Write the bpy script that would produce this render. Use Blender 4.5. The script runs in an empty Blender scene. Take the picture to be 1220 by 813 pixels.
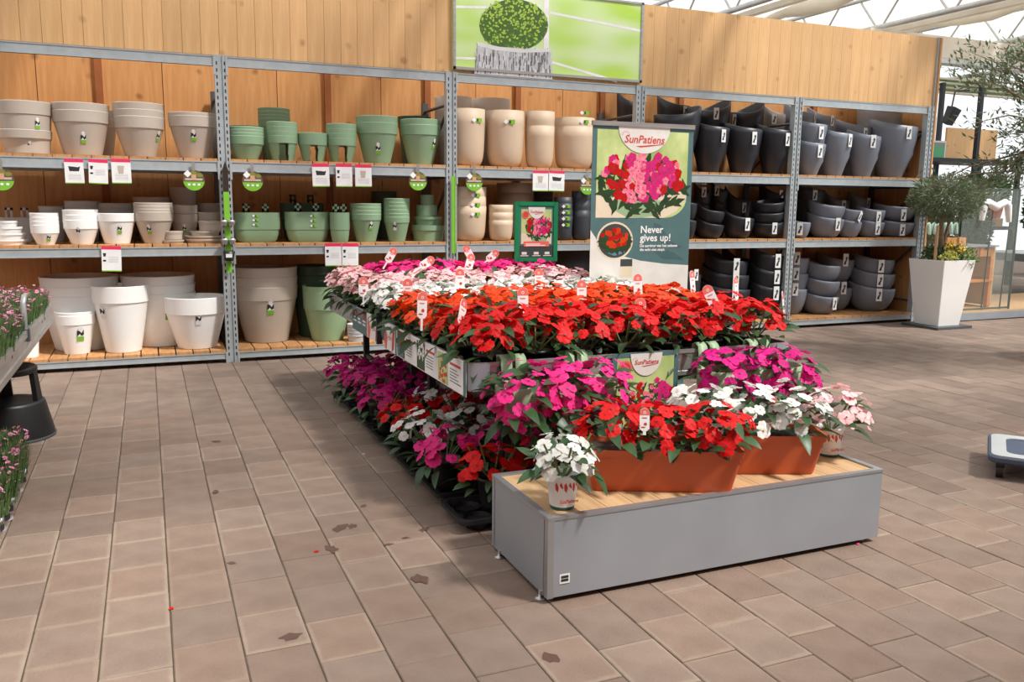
import bpy, math, random
from mathutils import Matrix, Vector, Euler
import numpy as np
PI = math.pi
S = bpy.context.scene
COL = S.collection

# ------------------------------------------------------------------ camera
FPX = 1017.5; CX, CY = 610.0, 406.5; CAMH = 1.378
def _dir(px, py):
    v = np.array([(px - CX) / FPX, -(py - CY) / FPX, -1.0]); return v / np.linalg.norm(v)
_X = _dir(3033, 266); _Y = _dir(173, 239); _Y = _Y - _X * (_X @ _Y); _Y /= np.linalg.norm(_Y); _Z = np.cross(_X, _Y)
RM = np.array([_X, _Y, _Z])
CP = np.array([0, 0, CAMH])
cam = bpy.data.objects.new('camera', bpy.data.cameras.new('camera')); COL.objects.link(cam)
cam.data.sensor_width = 36; cam.data.lens = 36 * FPX / 1220; cam.data.clip_end = 200
m4 = Matrix.Identity(4)
for i in range(3):
    for j in range(3): m4[i][j] = RM[i, j]
m4[2][3] = CAMH
cam.matrix_world = m4
S.camera = cam
def ray(px, py): return RM @ np.array([(px - CX) / FPX, -(py - CY) / FPX, -1.0])
def onZ(px, py, z): r = ray(px, py); return CP + (z - CAMH) / r[2] * r
def onY(px, py, y): r = ray(px, py); return CP + y / r[1] * r
def onX(px, py, x): r = ray(px, py); return CP + x / r[0] * r
def depth(x, y, z): return float(-(RM.T @ (np.array([x, y, z]) - CP))[2])

# ------------------------------------------------------------------ world, sun, exposure
W = bpy.data.worlds.new('greenhouse_sky'); S.world = W; W.use_nodes = True
bg = W.node_tree.nodes['Background']; bg.inputs['Color'].default_value = (0.94, 0.975, 1.0, 1); bg.inputs['Strength'].default_value = 1.05
sun = bpy.data.objects.new('sun', bpy.data.lights.new('sun', 'SUN')); COL.objects.link(sun)
sun.data.energy = 3.8; sun.data.angle = math.radians(7); sun.data.color = (1.0, 0.965, 0.91)
sun.rotation_euler = Vector((-0.38, 0.42, -0.82)).to_track_quat('-Z', 'Y').to_euler()
vs = S.view_settings
vs.view_transform = 'Standard'; vs.look = 'None'; vs.gamma = 1; vs.use_curve_mapping = False; vs.exposure = 0.28

# ------------------------------------------------------------------ materials
MATS = {}
def srgb(r, g, b):
    f = lambda c: (c / 255 / 12.92) if c / 255 <= .04045 else ((c / 255 + .055) / 1.055) ** 2.4
    return (f(r), f(g), f(b), 1)
def mat(name, c, rough=.6, metal=0, c2=None, scale=8, stretch=(1, 1, 1), bump=0, rnd=0, coords='Object', spec=.5, trans=0, alpha=1, detail=4, bscale=None):
    """procedural material: c..c2 mixed by noise, per-object brightness variation rnd"""
    if name in MATS: return MATS[name]
    m = bpy.data.materials.new(name); m.use_nodes = True; nt = m.node_tree; N = nt.nodes; L = nt.links
    b = N['Principled BSDF']; b.inputs['Roughness'].default_value = rough; b.inputs['Metallic'].default_value = metal
    b.inputs['Specular IOR Level'].default_value = spec
    if c2 is None: c2 = tuple(x * .86 for x in c[:3]) + (1,)
    tc = N.new('ShaderNodeTexCoord'); mp = N.new('ShaderNodeMapping'); mp.inputs['Scale'].default_value = stretch
    L.new(tc.outputs[coords], mp.inputs['Vector'])
    no = N.new('ShaderNodeTexNoise'); no.inputs['Scale'].default_value = scale; no.inputs['Detail'].default_value = detail
    L.new(mp.outputs[0], no.inputs['Vector'])
    mr = N.new('ShaderNodeMapRange'); mr.inputs[1].default_value = .3; mr.inputs[2].default_value = .7; L.new(no.outputs['Fac'], mr.inputs[0])
    mx = N.new('ShaderNodeMix'); mx.data_type = 'RGBA'; mx.inputs['A'].default_value = c; mx.inputs['B'].default_value = c2
    L.new(mr.outputs[0], mx.inputs['Factor']); out = mx.outputs['Result']
    if rnd:
        oi = N.new('ShaderNodeObjectInfo'); r2 = N.new('ShaderNodeMapRange'); r2.inputs[3].default_value = 1 - rnd; r2.inputs[4].default_value = 1 + rnd
        L.new(oi.outputs['Random'], r2.inputs[0])
        hs = N.new('ShaderNodeHueSaturation'); L.new(r2.outputs[0], hs.inputs['Value']); L.new(out, hs.inputs['Color']); out = hs.outputs['Color']
    L.new(out, b.inputs['Base Color'])
    if bump:
        bp = N.new('ShaderNodeBump'); bp.inputs['Strength'].default_value = bump; bp.inputs['Distance'].default_value = .01
        if bscale:
            n2 = N.new('ShaderNodeTexNoise'); n2.inputs['Scale'].default_value = bscale; L.new(mp.outputs[0], n2.inputs['Vector']); L.new(n2.outputs['Fac'], bp.inputs['Height'])
        else: L.new(no.outputs['Fac'], bp.inputs['Height'])
        L.new(bp.outputs[0], b.inputs['Normal'])
    if trans:      # thin leaf/petal: some light passes through
        o = N['Material Output']; t = N.new('ShaderNodeBsdfTranslucent'); L.new(out, t.inputs['Color'])
        ms = N.new('ShaderNodeMixShader'); ms.inputs[0].default_value = trans; L.new(b.outputs[0], ms.inputs[1]); L.new(t.outputs[0], ms.inputs[2]); L.new(ms.outputs[0], o.inputs['Surface'])
    if alpha < 1:
        o = N['Material Output']; t = N.new('ShaderNodeBsdfTransparent')
        ms = N.new('ShaderNodeMixShader'); ms.inputs[0].default_value = 1 - alpha; L.new(b.outputs[0], ms.inputs[1]); L.new(t.outputs[0], ms.inputs[2]); L.new(ms.outputs[0], o.inputs['Surface'])
    MATS[name] = m; return m

def wood(name, c, c2, knot, rnd=.08, sc=1.0, rough=.55):
    """plank with long vertical grain and dark round knots"""
    m = mat(name, c, rough, c2=c2, scale=3 * sc, stretch=(14, 14, 1), rnd=rnd, bump=.05)
    nt = m.node_tree; N = nt.nodes; L = nt.links; b = N['Principled BSDF']
    src = b.inputs['Base Color'].links[0].from_socket
    tc = N.new('ShaderNodeTexCoord'); oi = N.new('ShaderNodeObjectInfo'); ad = N.new('ShaderNodeVectorMath'); ad.operation = 'ADD'
    sv = N.new('ShaderNodeVectorMath'); sv.operation = 'SCALE'; sv.inputs['Scale'].default_value = .3
    L.new(oi.outputs['Location'], sv.inputs[0])
    L.new(tc.outputs['Object'], ad.inputs[0]); L.new(oi.outputs['Location'], ad.inputs[1])
    vo = N.new('ShaderNodeTexVoronoi'); vo.inputs['Scale'].default_value = 5.0 * sc; L.new(ad.outputs[0], vo.inputs['Vector'])
    nz = N.new('ShaderNodeTexNoise'); nz.inputs['Scale'].default_value = 9; L.new(ad.outputs[0], nz.inputs['Vector'])
    sb = N.new('ShaderNodeMath'); sb.operation = 'ADD'; L.new(vo.outputs['Distance'], sb.inputs[0])
    mu = N.new('ShaderNodeMath'); mu.operation = 'MULTIPLY'; mu.inputs[1].default_value = .28; L.new(nz.outputs['Fac'], mu.inputs[0]); L.new(mu.outputs[0], sb.inputs[1])
    mr = N.new('ShaderNodeMapRange'); mr.inputs[1].default_value = .19; mr.inputs[2].default_value = .33; mr.inputs[3].default_value = .75; mr.inputs[4].default_value = 0
    L.new(sb.outputs[0], mr.inputs[0])
    mx = N.new('ShaderNodeMix'); mx.data_type = 'RGBA'; mx.inputs['B'].default_value = knot; L.new(mr.outputs[0], mx.inputs['Factor']); L.new(src, mx.inputs['A'])
    L.new(mx.outputs['Result'], b.inputs['Base Color'])
    return m

def tile_mat():
    m = mat('paver', srgb(136, 118, 105), .8, c2=srgb(123, 104, 92), scale=7, rnd=.13, bump=.25, bscale=90)
    nt = m.node_tree; N = nt.nodes; L = nt.links; b = N['Principled BSDF']
    src = b.inputs['Base Color'].links[0].from_socket
    tc = N.new('ShaderNodeTexCoord'); oi = N.new('ShaderNodeObjectInfo')
    sp = N.new('ShaderNodeSeparateXYZ'); L.new(tc.outputs['Object'], sp.inputs[0])
    def edge(sock, half):
        a = N.new('ShaderNodeMath'); a.operation = 'ABSOLUTE'; L.new(sock, a.inputs[0])
        s = N.new('ShaderNodeMath'); s.operation = 'SUBTRACT'; s.inputs[0].default_value = half; L.new(a.outputs[0], s.inputs[1]); return s.outputs[0]
    mn = N.new('ShaderNodeMath'); mn.operation = 'MINIMUM'; L.new(edge(sp.outputs[0], .1), mn.inputs[0]); L.new(edge(sp.outputs[1], .132), mn.inputs[1])
    nz = N.new('ShaderNodeTexNoise'); nz.inputs['Scale'].default_value = 22; L.new(tc.outputs['Object'], nz.inputs['Vector'])
    mu = N.new('ShaderNodeMath'); mu.operation = 'MULTIPLY_ADD'; mu.inputs[1].default_value = -.02; L.new(nz.outputs['Fac'], mu.inputs[0]); L.new(mn.outputs[0], mu.inputs[2])
    mr = N.new('ShaderNodeMapRange'); mr.inputs[1].default_value = -.012; mr.inputs[2].default_value = .007; mr.inputs[3].default_value = 1; mr.inputs[4].default_value = 0; L.new(mu.outputs[0], mr.inputs[0])
    gt = N.new('ShaderNodeMapRange'); gt.inputs[1].default_value = .3; gt.inputs[2].default_value = .95; gt.inputs[4].default_value = .6; L.new(oi.outputs['Random'], gt.inputs[0])
    ml = N.new('ShaderNodeMath'); ml.operation = 'MULTIPLY'; L.new(mr.outputs[0], ml.inputs[0]); L.new(gt.outputs[0], ml.inputs[1])
    # some pavers redder, some greyer
    ws = N.new('ShaderNodeTexWhiteNoise'); ws.noise_dimensions = '3D'; L.new(oi.outputs['Location'], ws.inputs['Vector'])
    m1 = N.new('ShaderNodeMix'); m1.data_type = 'RGBA'; m1.blend_type = 'MULTIPLY'; m1.inputs['B'].default_value = (1.0, .93, .89, 1); L.new(ws.outputs['Value'], m1.inputs['Factor']); L.new(src, m1.inputs['A'])
    m2 = N.new('ShaderNodeMix'); m2.data_type = 'RGBA'; m2.inputs['B'].default_value = srgb(170, 154, 134); L.new(ml.outputs[0], m2.inputs['Factor']); L.new(m1.outputs['Result'], m2.inputs['A'])
    L.new(m2.outputs['Result'], b.inputs['Base Color'])
    return m

M_paver = tile_mat()
M_joint = mat('joint_sand', srgb(84, 70, 60), .95, scale=40)
M_plank = wood('spruce_plank', srgb(222, 180, 128), srgb(210, 164, 110), srgb(176, 124, 74))
M_backw = wood('back_board', srgb(206, 154, 100), srgb(190, 134, 80), srgb(134, 84, 44), rnd=.05)
M_batten = mat('batten', srgb(160, 95, 48), .6, c2=srgb(140, 80, 40))
M_slat = mat('shelf_slat', srgb(196, 148, 98), .65, c2=srgb(170, 118, 72), scale=5, stretch=(10, 1, 1), rnd=.12)
M_steel = mat('galvanised_steel', srgb(176, 184, 187), .45, .25, c2=srgb(164, 172, 176), scale=14, bump=.02)
M_steelD = mat('dull_steel', srgb(92, 97, 100), .5, .4, scale=10)
M_slot = mat('slot_dark', srgb(28, 28, 30), .8)
M_alu = mat('aluminium', srgb(190, 190, 188), .36, .7, c2=srgb(168, 168, 168), scale=6, stretch=(1, 1, 8))
M_zinc = mat('zinc_sheet', srgb(160, 166, 174), .42, .3, c2=srgb(150, 156, 163), scale=3.5, bump=.015)
M_zincR = mat('zinc_rim', srgb(176, 180, 184), .35, .7, scale=6)
M_deck = mat('deck_board', srgb(198, 164, 124), .6, c2=srgb(178, 142, 100), scale=4, stretch=(12, 1, 1), rnd=.06)
M_blk = mat('black_plastic', srgb(30, 31, 33), .45, c2=srgb(24, 25, 27))
M_blkmetal = mat('black_steel', srgb(44, 47, 52), .5, .3)
M_white = mat('white_plastic', srgb(246, 246, 244), .42, c2=srgb(240, 240, 238), scale=3)
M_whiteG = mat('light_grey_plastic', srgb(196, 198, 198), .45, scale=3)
M_taupe = mat('taupe_plastic', srgb(190, 179, 167), .5, c2=srgb(183, 171, 158), scale=3)
M_beige = mat('beige_plastic', srgb(206, 183, 158), .55, c2=srgb(198, 174, 148), scale=3)
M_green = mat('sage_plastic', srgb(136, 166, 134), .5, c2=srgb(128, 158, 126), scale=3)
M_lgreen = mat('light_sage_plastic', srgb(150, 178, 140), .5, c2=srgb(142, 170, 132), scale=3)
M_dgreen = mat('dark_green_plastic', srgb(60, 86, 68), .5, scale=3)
M_anth = mat('anthracite_plastic', srgb(36, 39, 46), .42, c2=srgb(32, 35, 42), scale=3)
M_char = mat('charcoal_plastic', srgb(58, 62, 68), .5, scale=3)
M_grey = mat('grey_plastic', srgb(122, 128, 140), .42, c2=srgb(116, 122, 133), scale=3)
M_lgrey = mat('pale_grey_plastic', srgb(150, 146, 144), .45, scale=3)
M_terra = mat('terracotta_plastic', srgb(196, 92, 48), .5, c2=srgb(188, 85, 43), scale=4)
M_paper = mat('white_paper', srgb(240, 240, 240), .6)
M_ink = mat('dark_ink', srgb(40, 42, 46), .6)
M_inkG = mat('grey_ink', srgb(150, 152, 156), .6)
M_pinkink = mat('crimson_ink', srgb(226, 44, 92), .6)
M_lime = mat('lime_green', srgb(122, 190, 46), .55)
M_redink = mat('red_ink', srgb(206, 62, 54), .6)
M_salmon = mat('salmon_ink', srgb(232, 110, 98), .55)
M_teal = mat('teal_ink', srgb(78, 112, 114), .5, c2=srgb(72, 105, 107))
M_teal2 = mat('teal_ink_dark', srgb(66, 97, 100), .5)
M_tealD = mat('dark_teal_ink', srgb(40, 96, 92), .5)
M_frameG = mat('green_frame', srgb(24, 128, 82), .4)
M_warmw = mat('warm_white_print', srgb(226, 222, 216), .55)
M_soil = mat('soil', srgb(52, 40, 32), .95, scale=60, bump=.4)
M_leaf = mat('impatiens_leaf', srgb(56, 90, 46), .42, c2=srgb(42, 70, 38), scale=20, rnd=.28, trans=.22)
M_leafL = mat('light_leaf', srgb(98, 140, 70), .5, c2=srgb(78, 118, 58), scale=20, rnd=.2, trans=.25)
M_stem = mat('stem_green', srgb(96, 116, 62), .6)
M_olive = mat('olive_leaf', srgb(122, 136, 104), .5, c2=srgb(92, 108, 76), scale=25, trans=.15)
M_bark = mat('bark', srgb(150, 128, 104), .85, c2=srgb(120, 100, 80), scale=18, bump=.5)
M_diag = mat('dianthus_leaf', srgb(110, 138, 84), .55, c2=srgb(86, 116, 66), scale=30, trans=.25)
M_diaf = mat('dianthus_flower', srgb(236, 168, 196), .6, c2=srgb(216, 116, 160), scale=30, trans=.2)
def petal(name, c, c2): return mat(name, c, .55, c2=c2, scale=26, rnd=.12, trans=.28, spec=.25)
P_red = petal('red_petal', srgb(228, 24, 20), srgb(208, 10, 14))
P_orange = petal('orange_petal', srgb(244, 84, 22), srgb(234, 60, 14))
P_pink = petal('pink_petal', srgb(255, 210, 210), srgb(250, 192, 196))
P_white = petal('white_petal', srgb(238, 238, 232), srgb(230, 230, 224))
P_mag = petal('magenta_petal', srgb(246, 56, 148), srgb(234, 34, 130))
P_purp = petal('purple_petal', srgb(228, 22, 140), srgb(208, 12, 122))
P_deep = petal('deep_magenta_petal', srgb(200, 26, 118), srgb(176, 16, 102))
M_eye = mat('flower_eye', srgb(120, 10, 40), .6)
M_film = mat('clear_film', srgb(215, 228, 222), .12, alpha=.13)
M_gtube = mat('green_tube', srgb(22, 58, 44), .4)
M_pine = mat('pine_table', srgb(206, 140, 78), .55, c2=srgb(190, 122, 62), scale=6, stretch=(1, 1, 8))
M_screen = mat('roof_screen', srgb(246, 244, 238), .8, c2=srgb(240, 236, 228), scale=2, trans=.6)
M_screenB = mat('folded_screen', srgb(242, 237, 228), .8, c2=srgb(228, 220, 206), scale=2, trans=.45)
M_dimscreen = mat('added_dim_screen', srgb(150, 142, 128), .9, trans=.3)
M_shadesheet = mat('added_shade_sheet', srgb(170, 164, 150), .9, alpha=.5)
M_roofalu = mat('roof_steel', srgb(206, 208, 208), .45, .3)
M_mint = mat('mint_plastic', srgb(176, 214, 200), .35)
M_blueg = mat('blue_grey_plastic', srgb(70, 82, 104), .5)

# ------------------------------------------------------------------ mesh helpers
class MB:
    def __init__(s): s.v = []; s.f = []; s.mi = []; s.sm = []
    def add(s, vs, fs, mi=0, sm=False):
        o = len(s.v); s.v += [tuple(v) for v in vs]
        for f in fs: s.f.append(tuple(i + o for i in f)); s.mi.append(mi); s.sm.append(sm)
    def box(s, a, b, mi=0, M=None):
        x0, y0, z0 = a; x1, y1, z1 = b
        vs = [Vector(p) for p in ((x0, y0, z0), (x1, y0, z0), (x1, y1, z0), (x0, y1, z0), (x0, y0, z1), (x1, y0, z1), (x1, y1, z1), (x0, y1, z1))]
        if M is not None: vs = [M @ v for v in vs]
        s.add(vs, [(3, 2, 1, 0), (4, 5, 6, 7), (0, 1, 5, 4), (1, 2, 6, 5), (2, 3, 7, 6), (3, 0, 4, 7)], mi)
    def quad(s, x0, z0, x1, z1, y=0, mi=0):        # vertical quad facing -Y
        s.add([(x0, y, z0), (x1, y, z0), (x1, y, z1), (x0, y, z1)], [(0, 1, 2, 3)], mi)
    def disc(s, x, z, rx, rz=None, y=0, mi=0, n=20, a0=0, a1=2 * PI):
        rz = rz or rx
        vs = [(x + rx * math.cos(a0 + (a1 - a0) * i / n), y, z + rz * math.sin(a0 + (a1 - a0) * i / n)) for i in range(n + (0 if a1 - a0 > 6.28 else 1))]
        s.add(vs, [tuple(range(len(vs)))], mi)
    def poly(s, pts, y=0, mi=0): s.add([(x, y, z) for x, z in pts], [tuple(range(len(pts)))], mi)
    def loft(s, rings, cap0=True, cap1=False, mi=0, sm=True, closed=True):
        n = len(rings[0]); vs = [p for r in rings for p in r]; fs = []
        for k in range(len(rings) - 1):
            for i in range(n if closed else n - 1):
                j = (i + 1) % n; fs.append((k * n + i, k * n + j, (k + 1) * n + j, (k + 1) * n + i))
        s.add(vs, fs, mi, sm)
        if cap0: s.add(rings[0], [tuple(reversed(range(n)))], mi)
        if cap1: s.add(rings[-1], [tuple(range(n))], mi)
    def lathe(s, prof, n=40, cx=0, cy=0, cap0=True, cap1=True, mi=0, sm=True):
        s.loft([[(cx + r * math.cos(2 * PI * i / n), cy + r * math.sin(2 * PI * i / n), z) for i in range(n)] for r, z in prof], cap0, cap1, mi, sm)
    def tube(s, pts, r, n=8, mi=0, cap=True):
        pts = [Vector(p) for p in pts]; rs = r if isinstance(r, (list, tuple)) else [r] * len(pts); rings = []
        for k, p in enumerate(pts):
            t = (pts[min(k + 1, len(pts) - 1)] - pts[max(k - 1, 0)]).normalized()
            u = t.orthogonal().normalized() if k == 0 else (u - t * u.dot(t)).normalized()
            w = t.cross(u); rings.append([tuple(p + rs[k] * (math.cos(2 * PI * i / n) * u + math.sin(2 * PI * i / n) * w)) for i in range(n)])
        s.loft(rings, cap, cap, mi)
    def mesh(s, name, mats):
        me = bpy.data.meshes.new(name); me.from_pydata(s.v, [], s.f)
        for m in (mats if isinstance(mats, (list, tuple)) else [mats]): me.materials.append(m)
        me.polygons.foreach_set('material_index', s.mi); me.polygons.foreach_set('use_smooth', s.sm); me.update(); return me
def link(name, me, parent=None, loc=(0, 0, 0), rot=(0, 0, 0), sc=None):
    o = bpy.data.objects.new(name, me); COL.objects.link(o); o.location = loc; o.rotation_euler = rot
    if sc is not None: o.scale = sc if isinstance(sc, (tuple, list)) else (sc, sc, sc)
    if parent is not None: o.parent = parent
    return o
def obj(name, mb, mats, parent=None, loc=(0, 0, 0), rot=(0, 0, 0), sc=None): return link(name, mb.mesh(name, mats), parent, loc, rot, sc)
def tag(o, label, cat, group=None):
    o['label'] = label; o['category'] = cat
    if group: o['group'] = group
    return o
def thing(name, label, cat, loc=(0, 0, 0), rz=0, group=None): return tag(link(name, None, None, loc, (0, 0, rz)), label, cat, group)
def struct(o): o['kind'] = 'structure'; return o
def stuff(o): o['kind'] = 'stuff'; return o
def rrect(w, d, r, z, k=5, cx=0, cy=0):
    pts = []
    for sx, sy, a0 in ((1, 1, 0), (-1, 1, 90), (-1, -1, 180), (1, -1, 270)):
        for i in range(k + 1):
            a = math.radians(a0 + 90 * i / k); pts.append((cx + sx * (w / 2 - r) + r * math.cos(a), cy + sy * (d / 2 - r) + r * math.sin(a), z))
    return pts
def text(name, s, size, m, parent, loc, shear=0, bold=0, rot=(PI / 2, 0, 0), align='LEFT', xs=1):
    cu = bpy.data.curves.new(name, 'FONT'); cu.body = s; cu.size = size; cu.shear = shear; cu.offset = bold; cu.align_x = align; cu.resolution_u = 2
    t = bpy.data.objects.new(name, cu); COL.objects.link(t)
    dg = bpy.context.evaluated_depsgraph_get(); me = bpy.data.meshes.new_from_object(t.evaluated_get(dg))
    bpy.data.objects.remove(t); bpy.data.curves.remove(cu); me.materials.clear(); me.materials.append(m); me.name = name
    return link(name, me, parent, loc, rot, (xs, 1, 1))

# ------------------------------------------------------------------ setting: floor of pavers
def far_paver():
    m = mat('paver_far', srgb(136, 118, 105), .8, c2=srgb(121, 102, 90), scale=7, bump=.25, bscale=90)
    nt = m.node_tree; N = nt.nodes; L = nt.links; b = N['Principled BSDF']; src = b.inputs['Base Color'].links[0].from_socket
    g = N.new('ShaderNodeNewGeometry'); r2 = N.new('ShaderNodeMapRange'); r2.inputs[3].default_value = .82; r2.inputs[4].default_value = 1.14; L.new(g.outputs['Random Per Island'], r2.inputs[0])
    hs = N.new('ShaderNodeHueSaturation'); L.new(r2.outputs[0], hs.inputs['Value']); L.new(src, hs.inputs['Color']); L.new(hs.outputs['Color'], b.inputs['Base Color'])
    return m
M_paverF = far_paver()
TP, TL = .2045, .2685
mb = MB(); mb.box((-9, .3, -.06), (24, 26, -.005)); floor = struct(obj('floor', mb, M_joint))
def tile_geo(mb, cx, cy, dz):
    w, l, c = TP - .004, TL - .004, .003
    def r(w, l, z): return [(cx - w / 2, cy - l / 2, z), (cx + w / 2, cy - l / 2, z), (cx + w / 2, cy + l / 2, z), (cx - w / 2, cy + l / 2, z)]
    mb.loft([r(w, l, -.03 + dz), r(w, l, -c + dz), r(w - 2 * c, l - 2 * c, dz)], cap0=False, cap1=True, sm=False)
tm = MB(); tile_geo(tm, 0, 0, 0); tile_me = tm.mesh('paving_tile', M_paver)
rng = random.Random(5); tiles = []
for i in range(-16, 80):
    off = .023 + (.134 if i % 2 else 0) + rng.uniform(-.02, .02)
    for j in range(5, 52):
        x = .003 + (i + .5) * TP; y = off + (j + .5) * TL
        c = RM.T @ (np.array([x, y, 0]) - CP)
        if c[2] > -.5: continue
        px = CX + FPX * c[0] / -c[2]; py = CY - FPX * c[1] / -c[2]
        hidden = (7.9 < y < 8.5 and x < 8.6) or (y > 8.5 and x < 8.6) or (1.3 < x < 2.65 and 2.6 < y < 2.95)
        tiles.append((c[2] * -1, x, y, -60 < px < 1280 and -40 < py < 870 and not hidden, -900 < px < 2100 and py < 1500))
tiles.sort(); near = 0; fm = MB()
for d, x, y, vis, wide in tiles:
    dz = rng.uniform(-.0012, .0012)
    if vis and near < 300:
        near += 1; link('paving_tile', tile_me, floor, (x, y, dz), (rng.uniform(-.004, .004), rng.uniform(-.004, .004), rng.uniform(-.006, .006)))
    elif wide: tile_geo(fm, x, y, dz)
stuff(obj('paving_tiles_further_off', fm, M_paverF, floor))
# damp stains and fallen petals on the pavers
M_stain = mat('damp_stain', srgb(92, 66, 54), .6, scale=30)
rs = random.Random(3)
for px, py, r in [(405, 629, .035), (395, 654, .03), (420, 627, .02), (500, 690, .032), (656, 784, .026), (462, 649, .016), (346, 759, .026), (258, 526, .02), (433, 603, .015), (505, 631, .02), (483, 641, .012), (257, 586, .02), (276, 671, .013)]:
    p = onZ(px, py, .0016); n = 28; mb = MB()
    pts = [(r * 1.3 * (1 + .22 * math.sin(3 * 2 * PI * k / n + px) + .15 * math.sin(5 * 2 * PI * k / n + py)) * math.cos(2 * PI * k / n), r * .8 * (1 + .2 * math.sin(2 * 2 * PI * k / n + py) + .15 * math.sin(5 * 2 * PI * k / n + px)) * math.sin(2 * PI * k / n), 0) for k in range(n)]
    mb.add(pts, [tuple(range(n))]); obj('damp_stain', mb, M_stain, floor, tuple(p), (0, 0, rs.uniform(0, 3)))

# ------------------------------------------------------------------ setting: timber walls round the rack
YF, YB = 7.66, 8.46
UP = [-1.373, .627, 2.627, 4.627, 6.627, 8.602]
LOW, MID, TOP = .09, 1.0, 1.706     # shelf beam tops
SL = .022
mb = MB(); mb.box((-1.8, 8.56, 0), (8.7, 8.60, 2.74)); wb = struct(obj('wall_back', mb, M_batten))
pm = MB(); pm.box((-.247, -.012, 0), (.247, .012, 2.72)); pme = pm.mesh('board', M_backw)
for k in range(21): link('board', pme, wb, (-1.55 + k * .5, 8.548, .01))
for px in (118, 390, 509, 617, 718, 812, 972):
    p = onY(px, 100, 8.52); mb = MB(); mb.box((-.03, -.02, 0), (.03, .016, 2.68)); obj('batten', mb, M_batten, wb, (p[0], 8.52, .02))
mb = MB(); mb.box((8.655, 7.62, 0), (8.675, 8.60, 3.34)); we = struct(obj('wall_end', mb, M_backw))
mb = MB(); mb.box((-1.8, 7.688, 2.57), (8.63, 7.71, 3.335)); wp = struct(obj('wall_upper', mb, M_plank))
pm = MB(); pm.box((-.0702, -.013, 0), (.0702, .013, .783)); pme = pm.mesh('plank', M_plank)
for k in range(73): link('plank', pme, wp, (8.56 - k * .1429, 7.674, 2.56))
mb = MB(); mb.box((-.02, -.02, 2.55), (.02, .03, 3.345)); obj('corner_strip', mb, M_steel, wp, (8.65, 7.66, 0))

# unseen opposite and left walls of the hall, added to cut frontal light
mb = MB(); mb.box((-8.1, -5.2, 0), (13, -5, 5.2)); struct(obj('wall_front', mb, M_batten))
mb = MB(); mb.box((-8.1, -5, 0), (-8, 9, 4.4)); struct(obj('wall_left', mb, M_batten))

# ------------------------------------------------------------------ shelving rack
rack = thing('shelving_rack', 'galvanised steel shelving rack with slatted wooden shelves full of pots', 'shelving', (0, 0, 0))
um = MB()
for sx in (-1, 1):
    um.box((sx * .031 - .016, -.03, 0), (sx * .031 + .016, .02, 2.56)); um.box((sx * .046 - .003, -.03, 0), (sx * .046 + .003, .045, 2.56))
um.box((-.02, -.018, 0), (.02, .02, 2.56)); ume = um.mesh('upright', M_steel)
sm_ = MB()
for sx in (-1, 1):
    z = .06
    while z < 2.5: sm_.quad(sx * .031 - .005, z, sx * .031 + .005, z + .028, -.0312); z += .055
sme = sm_.mesh('slots', M_slot)
bmB = MB(); bmB.box((-.03, -.02, 0), (.03, .02, 2.36)); bpe = bmB.mesh('rear_upright', M_steelD)
for x in UP:
    u = link('upright', ume, rack, (x, YF, .001)); stuff(link('slots', sme, u)); link('rear_upright', bpe, rack, (x, YB, .001))
    for z0, z1 in ((.25, .25), (.95, .3), (.95, .95), (1.62, 1.0), (1.62, 1.62), (2.28, 1.75), (2.28, 2.28)):
        b = MB(); b.tube([(x, YF + .03, z0), (x, YB - .02, z1)], .014, 6); obj('brace', b, M_steelD, rack)
def beam_mesh(L, h):
    b = MB(); b.box((0, -.012, -h), (L, .016, 0)); b.box((0, -.017, -.009), (L, .016, 0)); b.box((0, -.017, -h), (L, .016, -h + .009)); return b.mesh('beam', M_steel)
for k in range(5):
    x0, x1 = UP[k] + .048, UP[k + 1] - .048
    for z, h in ((LOW, .055), (MID, .075), (TOP, .085), (2.553, .082)):
        bme = beam_mesh(x1 - x0, h); link('beam', bme, rack, (x0, YF - .012, z))
        if z < 2: link('beam', bme, rack, (x0, YB + .0, z))
        for xx in (x0, x1):     # bracket hooks at the beam ends
            b = MB(); b.box((-.009, -.036, z - .15), (.009, -.028, z + .004)); obj('bracket', b, M_steel, rack, (xx, YF, 0))
        if z > 2: continue
        L = x1 - x0; n = 14; w = L / n
        b = MB(); b.box((-w / 2 + .005, 0, 0), (w / 2 - .005, YB - YF + .03, SL)); sl = b.mesh('slat', M_slat)
        for i in range(n): link('slat', sl, rack, (x0 + (i + .5) * w, YF - .022, z + .0005))

# ------------------------------------------------------------------ setting: greenhouse roof
mb = MB(); ZR = 4.58
for y in (-7, -1.5, 4, 9.5, 15, 20.5): mb.box((-6, y - .03, 5.32), (22, y + .03, 5.42))
roof = struct(obj('ceiling', mb, M_roofalu))
for x in (-.48, 2.72, 5.92, 9.12, 12.32, 15.52, 18.72):
    b = MB(); b.tube([(x, -9, ZR), (x, 24, ZR)], .05, 8); b.tube([(x, -9, ZR + .55), (x, 24, ZR + .55)], .04, 8)
    y = -9.; up = 0
    while y < 23.5:
        b.tube([(x, y, ZR + (.55 if up else 0)), (x, y + .45, ZR + (0 if up else .55))], .022, 6); y += .45 + (.12 if up else .5); up = 1 - up
    obj('truss', b, M_roofalu, roof)
    b = MB(); b.box((x + .32, -9, ZR - .06), (x + .44, 24, ZR + .03)); obj('gutter', b, M_screenB, roof)
rs = random.Random(8)
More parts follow.
